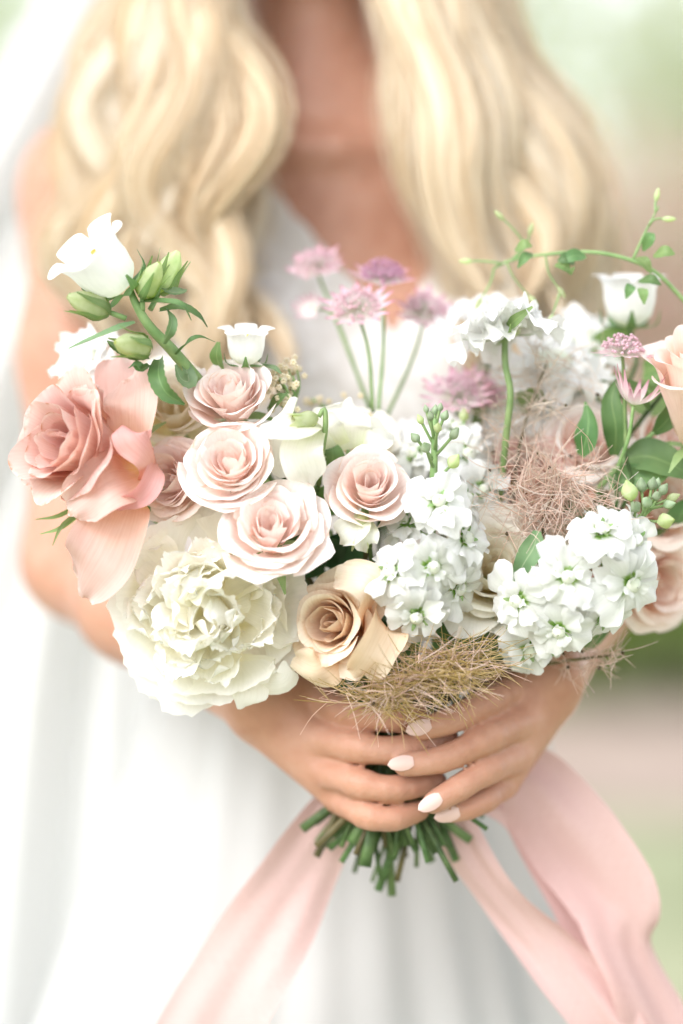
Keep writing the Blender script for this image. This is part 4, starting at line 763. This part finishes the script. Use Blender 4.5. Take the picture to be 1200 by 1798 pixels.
# ------------------------------------------------------------------ astrantia
def astrantia(label, pos, direction, R, stem_pts, seed, florets=True, cup=.25, dark=False):
    mtx = frame(pos, direction); inv = mtx.inverted(); root = thing('astrantia', label, 'astrantia', mtx, 'pink astrantia'); rs = np.random.default_rng(seed)
    for i in range(15):
        a = i * 6.2832 / 15 + rs.normal() * .06; l = R * rs.uniform(.85, 1.1); q = Vector((math.cos(a), math.sin(a), 0)); c = cup * rs.uniform(.6, 1.4)
        strip('bract', [q * R * .08, q * l * .55 + Vector((0, 0, l * c * .3)), q * l + Vector((0, 0, l * c))], [R * .10, R * .26, R * .24, R * .03], (0, 0, 1), M['bract'], root, 5, 9, .1)
    if florets:
        Vs, Fs, Us, k = [], [], [], 0
        for i in range(90):
            z = rs.uniform(.15, 1); a = rs.uniform(0, 6.28); s = math.sqrt(max(0, 1 - z * z)); e = Vector((s * math.cos(a), s * math.sin(a), z * .85)); l = R * .58 * rs.uniform(.9, 1.1); tip = Vector((0, 0, R * .05)) + e * l
            V, F, UV = tube_geo([Vector((0, 0, R * .05)) + e * l * .1, Vector((0, 0, R * .05)) + e * l * .6, tip], [.00025, .00028, .0003], 6, 3, False); Vs.append(V); Fs.append(F + k); Us.append(UV); k += len(V)
            V, F, UV = blob_geo(.0011, .0020, 6, 5); q = np.array(e.to_track_quat('Z', 'Y').to_matrix()); Vs.append(V @ q.T + np.array(tip)); Fs.append(F + k); Us.append(np.column_stack([UV[:, 0], np.full(len(UV), .95)])); k += len(V)
        o = link_mesh('florets', np.vstack(Vs), np.vstack(Fs), M['astra_dark' if dark else 'astra'], root, np.vstack(Us)); o['kind'] = 'stuff'
    tube('stalk', stem_pts, [.0010, .0012, .0013], M['stem'], root, 14, 6, inv); stem_to_hand(root, inv, stem_pts[-1], direction, .0014)
astrantia('pale astrantia with pink tipped bracts in front of the neckline', P(628, 545, .060), (-.12, -.68, .72), .0225, [P(630, 552, .060), P(648, 620, .060), P(655, 720, .060)], 91)
astrantia('mauve astrantia just behind and above the pale one', P(672, 492, .085), (.05, -.45, .88), .0215, [P(670, 495, .085), P(674, 600, .08), P(664, 730, .07)], 92, dark=True)
astrantia('washed out pink astrantia on a long bending stalk beside the mauve one', P(746, 552, .105), (.1, -.62, .78), .0215, [P(746, 556, .105), P(725, 630, .10), P(680, 730, .09)], 93)
astrantia('faint pink astrantia bud drooping over the lace bodice', P(546, 545, .11), (-.2, -.5, .2), .010, [P(548, 540, .11), P(590, 560, .105), P(650, 720, .09)], 94, False, .8)
astrantia('faint greenish astrantia head against the lace neckline', P(556, 470, .115), (-.2, -.6, .7), .019, [P(556, 474, .115), P(590, 560, .11), P(652, 720, .095)], 95)
astrantia('deep pink astrantia behind the upright stock buds', P(800, 700, .070), (.0, -.62, .75), .024, [P(800, 705, .07), P(805, 760, .07), P(800, 840, .065)], 96)
astrantia('second pink astrantia bending low behind the upright stock', P(835, 690, .085), (.3, -.6, .6), .021, [P(835, 694, .085), P(830, 760, .08), P(820, 850, .075)], 99)
astrantia('side on astrantia with a speckled dome above a half closed one', P(1094, 622, .020), (.03, -.22, .96), .0195, [P(1094, 624, .020), P(1097, 680, .022), P(1100, 790, .026)], 97, cup=.05)
astrantia('half closed astrantia cup with dark pink tips among green leaves', P(1114, 710, .012), (.15, -.25, .95), .0165, [P(1113, 714, .012), P(1104, 770, .018), P(1082, 830, .03)], 98, False, 1.1)

# ------------------------------------------------------------------ yarrow sprigs
def yarrow(label, pos, spots, seed, size=1.0):
    mtx = Matrix.Translation(pos); inv = mtx.inverted(); root = thing('yarrow_sprig', label, 'yarrow', mtx, 'cream yarrow sprigs'); rs = np.random.default_rng(seed)
    for (px, py, y) in spots:
        p = P(px, py, y); tube('twig', [pos, pos.lerp(p, .6) + Vector((.004, 0, 0)), p], [.0010, .0007], M['stem'], root, 8, 6, inv)
        Vs, Fs, Us, k = [], [], [], 0
        for i in range(6):
            a = rs.uniform(0, 6.28); z = rs.uniform(-1, 1); c = np.array(p) + .0036 * size * rs.normal(size=3)
            for j in range(5):
                b = j * 1.2566 + a; q = np.array([math.cos(b), -.5, math.sin(b)]) ; V, F, UV = blob_geo(.0011 * size, .0022 * size, 6, 5); R3 = np.array(Vector(q).to_track_quat('Z', 'Y').to_matrix()); Vs.append(V @ R3.T + c); Fs.append(F + k); Us.append(UV); k += len(V)
        link_mesh('floret_cluster', xf(np.vstack(Vs), inv), np.vstack(Fs), M['yarrow'], root, np.vstack(Us))
    stem_to_hand(root, inv, pos, (0, -.2, 1), .0016)
yarrow('cream yarrow sprig standing beside the topmost spray rose', P(500, 740, .03), [(480, 650, .02), (492, 664, .015), (506, 648, .025), (515, 660, .02), (485, 682, .018), (502, 690, .015), (512, 678, .022), (494, 712, .02), (510, 720, .02), (476, 668, .03), (522, 648, .03)], 101, 1.1)
yarrow('cream yarrow sprig between sweet pea and lisianthus', P(640, 790, .06), [(620, 720, .055), (632, 735, .05), (612, 740, .05), (640, 752, .05), (630, 765, .045), (560, 705, .07), (548, 700, .07)], 102, 1.1)

# ------------------------------------------------------------------ vine and loose leaves
vp_ = [P(1260, 590, .050), P(1200, 525, .045), P(1155, 480, .042), P(1105, 455, .042), P(1040, 442, .045), P(960, 446, .052), P(900, 456, .058), P(868, 470, .060)]
mtx = Matrix.Translation(vp_[0]); inv = mtx.inverted(); root = thing('vine_tendril', 'slender green vine arching over the white flowers with small leaves and pale buds', 'vine', mtx)
tube('main_stem', vp_, [.0014, .0013, .0011, .0008], M['stem'], root, 34, 7, inv)
tube('side_stem', [P(1112, 456, .042), P(1128, 420, .04), P(1140, 395, .04), P(1158, 362, .04)], [.0010, .0007, .0004], M['stem'], root, 14, 6, inv)
for pts in ([(900, 456, .058), (920, 430, .056), (905, 405, .054), (880, 380, .052)], [(880, 462, .058), (850, 458, .056), (822, 458, .055)], [(868, 470, .06), (862, 495, .058), (842, 530, .056)], [(890, 460, .058), (905, 490, .055), (935, 525, .053)], [(958, 447, .052), (965, 480, .05), (985, 510, .048)], [(905, 455, .058), (925, 430, .056), (932, 405, .055)], [(985, 510, .048), (975, 540, .046), (968, 560, .045)], [(1140, 395, .04), (1152, 384, .038), (1172, 384, .038)], [(1152, 372, .04), (1152, 355, .04), (1154, 345, .04)]):
    q = [P(*p) for p in pts]; tube('twig', q, [.0008, .0005], M['stem'], root, 10, 6, inv)
    d = q[-1] - q[-2]; V, F, UV = blob_geo(.0018, .0085, 8, 7, [.3, .8, 1, .9, .6, .2]); o = link_mesh('bud', V, F, M['budlight'], root, UV); o.matrix_basis = inv @ frame(q[-1] - d.normalized() * .003, d)
for k, (a, b, w) in enumerate((((1112, 456), (1100, 440), .0), ((1148, 450), (1186, 446), .008), ((1130, 440), (1150, 410), .0075), ((1118, 452), (1144, 480), .0075), ((1010, 462), (980, 458), .0085), ((995, 475), (1004, 482), .007), ((1030, 450), (985, 460), .009), ((975, 465), (1002, 478), .008), ((1112, 500), (1100, 524), .0065), ((1125, 505), (1132, 534), .0068), ((1122, 494), (1162, 500), .007), ((905, 440), (935, 432), .007), ((935, 445), (910, 470), .006))):
    if w: p, q = P(*a, .038), P(*b, .032); strip('leaf', [p, p.lerp(q, .5) + Vector((0, -.004, .002)), q], [w * .2, w, w * .9, w * .1], (.1, -1, .4), M['leafpale'] if k % 2 else M['leaf'], root, 5, 12, .12, inv)
stem_to_hand(root, inv, vp_[0], (.6, 0, .6), .0015)

def sprig(label, pts, leaves, m='leaf', group='green foliage sprigs', r=.002):
    mtx = Matrix.Translation(pts[0]); inv = mtx.inverted(); root = thing('foliage_sprig', label, 'foliage', mtx, group)
    tube('twig', pts, [r, r * .7], M['stem'], root, 12, 7, inv)
    for k, (lp, w, nh) in enumerate(leaves): strip('leaf', [P(*p) for p in lp], [w * .3, w, w * .95, w * .5, w * .04], nh, M[m], root, 7, 14, .14, inv, 0, 0, .04, k)
    stem_to_hand(root, inv, pts[0], (0, -.3, .9), .0018)
sprig('glossy green leafy sprig slanting out at the bouquet edge under the peach pink rose', [P(1050, 860, .045), P(1100, 805, .04), P(1160, 750, .035), P(1230, 690, .03)], [
    ([(1080, 800, .040), (1082, 750, .03), (1075, 700, .03), (1090, 655, .035)], .016, (-.3, -1, .1)), ([(1100, 805, .038), (1140, 800, .03), (1190, 820, .028), (1240, 850, .03)], .024, (.2, -1, .4)),
    ([(1070, 850, .036), (1110, 840, .03), (1150, 838, .028), (1186, 822, .03)], .018, (.1, -1, .3)), ([(1150, 760, .034), (1175, 735, .024), (1200, 700, .02), (1230, 690, .02)], .012, (.2, -1, .3)),
    ([(1020, 800, .035), (1030, 770, .028), (1034, 735, .028), (1028, 705, .03)], .015, (-.4, -1, .1)), ([(1190, 920, .05), (1200, 900, .045), (1220, 870, .045)], .02, (.3, -1, .2)), ([(1140, 720, .035), (1128, 690, .03), (1106, 672, .03), (1085, 668, .03)], .007, (0, -1, .5))])
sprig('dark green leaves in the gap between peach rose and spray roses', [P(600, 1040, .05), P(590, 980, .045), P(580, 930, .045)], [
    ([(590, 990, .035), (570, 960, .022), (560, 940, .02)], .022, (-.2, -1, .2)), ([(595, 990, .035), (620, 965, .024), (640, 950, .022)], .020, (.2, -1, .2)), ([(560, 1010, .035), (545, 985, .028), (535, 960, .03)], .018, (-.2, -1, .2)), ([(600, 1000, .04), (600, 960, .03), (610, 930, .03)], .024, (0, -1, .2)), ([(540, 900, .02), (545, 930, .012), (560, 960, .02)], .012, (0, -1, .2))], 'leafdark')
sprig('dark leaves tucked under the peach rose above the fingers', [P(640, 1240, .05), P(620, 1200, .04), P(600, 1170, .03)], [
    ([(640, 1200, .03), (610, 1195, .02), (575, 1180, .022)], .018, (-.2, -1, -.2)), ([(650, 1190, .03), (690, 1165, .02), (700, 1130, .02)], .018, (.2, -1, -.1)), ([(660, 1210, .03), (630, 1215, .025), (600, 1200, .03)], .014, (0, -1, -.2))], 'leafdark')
sprig('small green leaves in the gap beside the dusty pink rose', [P(300, 930, .05), P(260, 905, .03), P(240, 890, .025)], [
    ([(262, 900, .02), (250, 890, .014), (240, 905, .014)], .007, (0, -1, .2)), ([(258, 905, .02), (244, 912, .014), (228, 920, .014)], .006, (0, -1, .2)), ([(262, 885, .02), (250, 878, .014), (235, 880, .014)], .009, (0, -1, .2))])
sprig('green leaves filling in behind the spray roses and sweet pea', [P(560, 900, .06), P(540, 820, .05), P(510, 760, .045)], [
    ([(520, 800, .04), (500, 790, .03), (480, 770, .03)], .02, (0, -1, .2)), ([(540, 860, .035), (520, 850, .02), (505, 830, .01)], .012, (0, -1, .2)), ([(575, 840, .03), (585, 800, .02), (580, 770, .02)], .016, (0, -1, .2)), ([(560, 900, .04), (580, 870, .03), (590, 840, .03)], .02, (0, -1, .2)), ([(470, 720, .02), (490, 700, .01), (505, 690, .008)], .007, (.3, -1, .5))])
sprig('green leaves at the back beneath the white blossoms', [P(960, 800, .10), P(1000, 700, .10), P(1040, 640, .10)], [
    ([(1000, 690, .09), (1020, 650, .085), (1050, 610, .09)], .022, (0, -1, .2)), ([(1010, 700, .09), (1060, 690, .08), (1100, 650, .08)], .022, (.2, -1, .2)), ([(960, 730, .09), (930, 690, .08), (920, 650, .085)], .02, (-.2, -1, .2)), ([(1040, 640, .1), (1075, 600, .095), (1120, 570, .10)], .022, (.2, -1, .2)), ([(880, 760, .09), (850, 720, .085), (845, 650, .09)], .02, (.2, -1, .2)), ([(1130, 650, .09), (1160, 640, .08), (1190, 600, .085)], .024, (.2, -1, .2)), ([(1100, 690, .08), (1150, 700, .075), (1170, 660, .08)], .024, (.2, -1, .2))], 'leafpale')
sprig('broad leaves in the shade behind ivory rose and stocks', [P(800, 1160, .06), P(850, 1080, .06), P(900, 950, .06)], [
    ([(850, 1120, .05), (900, 1100, .045), (960, 1080, .05)], .04, (0, -1, .2)), ([(830, 1150, .05), (800, 1100, .045), (760, 1050, .05)], .04, (0, -1, .2)), ([(860, 1140, .03), (880, 1110, .02), (890, 1080, .02)], .016, (-.2, -1, .2)), ([(680, 1100, .05), (700, 1150, .045), (740, 1180, .05)], .035, (0, -1, .2)), ([(960, 900, .07), (1000, 920, .06), (1060, 900, .07)], .04, (0, -1, .2)), ([(430, 900, .05), (480, 960, .05), (540, 1000, .05)], .04, (0, -1, .2)), ([(1060, 1000, .07), (1100, 1000, .06), (1150, 960, .07)], .035, (0, -1, .2)), ([(980, 1100, .06), (1030, 1110, .055), (1090, 1080, .06)], .025, (0, -1, .2)), ([(760, 900, .07), (720, 880, .065), (690, 840, .07)], .04, (0, -1, .2)), ([(880, 880, .08), (860, 840, .075), (850, 780, .08)], .04, (0, -1, .2))], 'leaf')

# ------------------------------------------------------------------ smoke bush plumes
def smoke(label, axis, nodes, spread, fil, length, mats, seed, bias, curl=.5, seeds=14, rad=.00030, flat=(1, 1, 1)):
    mtx = Matrix.Translation(axis[0]); inv = mtx.inverted(); root = thing('smoke_bush_plume', label, 'smoke bush', mtx, 'smoke bush plumes'); rs = np.random.default_rng(seed)
    tube('twig', axis, [.0016, .0010, .0006], M['stembrown'], root, 16, 6, inv); c = spline(axis, 60); bias = np.array(bias, float)
    groups = [[[], [], [], 0] for _ in mats]; tips = []
    for b in range(nodes):
        p0 = c[rs.integers(8, 60)]; d = nrm(rs.normal(size=3) + bias * .6); p1 = p0 + d * np.array(spread) * rs.uniform(.25, 1.0) ** .7
        g = groups[rs.integers(len(mats))]
        mid = (p0 + p1) / 2 + rs.normal(size=3) * .004
        V, F, UV = tube_geo([p0, mid, p1], [rad * 1.5, rad * 1.3], 8, 3, False); g[0].append(V); g[1].append(F + g[3]); g[2].append(np.column_stack([np.full(len(V), rs.random()), UV[:, 1]])); g[3] += len(V); tips.append(p1)
        for k in range(fil):
            t = rs.uniform(.15, 1); q = p0 + (p1 - p0) * t + (mid - (p0 + p1) / 2) * 4 * t * (1 - t) * .5; e = nrm((d * .5 + rs.normal(size=3) + bias * .5) * np.array(flat)); l = length * rs.uniform(.4, 1.2); w = np.cross(e, rs.normal(size=3)) * curl
            g = groups[rs.integers(len(mats))]
            V, F, UV = tube_geo([q, q + e * l * .5 + w * l * .12, q + e * l + w * l * .45], [rad, rad * .9, rad * .5], 7, 3, False); g[0].append(V); g[1].append(F + g[3]); g[2].append(np.column_stack([np.full(len(V), rs.random()), UV[:, 1]])); g[3] += len(V)
    for g, m in zip(groups, mats):
        o = link_mesh('filaments', xf(np.vstack(g[0]), inv), np.vstack(g[1]), M[m], root, np.vstack(g[2])); o['kind'] = 'stuff'
    for i in range(seeds):
        V, F, UV = blob_geo(.0011, .0030, 7, 6); o = link_mesh('seed', V, F, M['seed'], root, UV); o.matrix_basis = inv @ frame(Vector(tips[i * 3 % len(tips)]), rs.normal(size=3))
    stem_to_hand(root, inv, axis[0], Vector(axis[1]) - Vector(axis[0]), .0018, M['stembrown'], back=.01)
smoke('golden smoke bush plume spilling over the fingers', [P(860, 1120, .012), P(800, 1170, -.014), P(720, 1205, -.020), P(640, 1240, -.012)], 95, (.036, .016, .016), 9, .027, ['smokegold', 'smokegold', 'smokepink'], 111, (-.15, -.1, -.05), .35, 16, .00027, (1.5, .7, .65))
smoke('dusty pink smoke bush plume between the stock spikes and the roses', [P(960, 980, .03), P(955, 915, .010), P(970, 870, .006), P(985, 830, .014)], 84, (.046, .030, .028), 8, .024, ['smokepink', 'smokepink', 'smokepale'], 112, (.05, -.15, -.02), 1.1, 16, .00025)
smoke('thin airy smoke bush wisp around the scabiosa stalk', [P(900, 900, .05), P(910, 800, .045), P(930, 720, .045), P(960, 640, .05)], 44, (.046, .030, .036), 7, .028, ['smokepale', 'smokepale'], 113, (0, 0, .1), .8, 6, .00026)
smoke('stray smoke bush wisp hanging beneath the slanting stock', [P(930, 1170, .04), P(1000, 1160, .035), P(1080, 1150, .03)], 14, (.022, .02, .012), 7, .020, ['smokepink'], 114, (.3, 0, 0), .5, 5, .00026)

# ------------------------------------------------------------------ satin ribbons
def ribbon_build(nt):
    uv, u, v = uv_split(nt); mp = N(nt, 'ShaderNodeMapping'); mp.inputs['Scale'].default_value = (1, 60, 1); nt.links.new(uv, mp.inputs[0]); ns = N(nt, 'ShaderNodeTexNoise'); ns.inputs['Scale'].default_value = 8; nt.links.new(mp.outputs[0], ns.inputs[0])
    c = ramp(nt, ns.outputs[0], [(.3, (.70, .485, .465)), (.7, (.76, .56, .54))]); p = leafy(nt, c, .32, .55, .25, ns.outputs[0], .05, (1, .86, .85)); return p
M['ribbon'] = mat('pink_silk_ribbon', ribbon_build)
def ribbon(label, pts, w, nh, seed, wave=.004, nv=60):
    o = strip('ribbon', pts, w, nh, M['ribbon'], None, 25, nv, .05, None, 0, 0, .03, seed, 0, wave, 0, .0014); return tag(o, label, 'ribbon', 'pink silk ribbon tails')
ribbon('pale pink silk ribbon tail hanging from the stems toward the veil', [P(650, 1350, .066), P(592, 1420, .076), P(545, 1500, .082), P(478, 1620, .085), P(380, 1790, .095), P(300, 1960, .11)], [.022, .030, .046, .056, .066, .07], [Vector((.2, -1, .1)), Vector((.3, -1, .3)), Vector((.1, -1, .0)), Vector((-.1, -1, .35)), Vector((0, -1, .1))], 1)
ribbon('wide pink silk ribbon billowing out from the wrist to the garden side', [P(850, 1330, .085), P(930, 1380, .095), P(1010, 1480, .090), P(1080, 1580, .080), P(1100, 1680, .085), P(1160, 1830, .10), P(1200, 1950, .11)], [.030, .052, .060, .056, .040, .05, .05], [Vector((.1, -1, .5)), Vector((.0, -1, .1)), Vector((-.3, -1, .4)), Vector((.4, -1, .1)), Vector((0, -1, .1))], 2, .006)
ribbon('narrow deeper pink silk ribbon sweeping below the wide one', [P(770, 1400, .066), P(820, 1490, .074), P(890, 1590, .078), P(980, 1690, .080), P(1070, 1800, .085), P(1140, 1930, .10)], [.022, .028, .032, .036, .040, .042], [Vector((-.3, -1, -.2)), Vector((-.3, -1, -.3)), Vector((-.1, -1, -.1)), Vector((-.2, -1, .3))], 3)
ribbon('pink silk ribbon loop folded between the wide and the narrow tail', [P(820, 1390, .085), P(920, 1440, .10), P(1010, 1560, .10), P(1060, 1660, .10), P(1100, 1740, .11), P(1190, 1880, .12)], [.026, .030, .040, .046, .05, .05], [Vector((.4, -1, .5)), Vector((.3, -1, .6)), Vector((-.2, -1, -.4)), Vector((.2, -1, .2))], 4, .006)
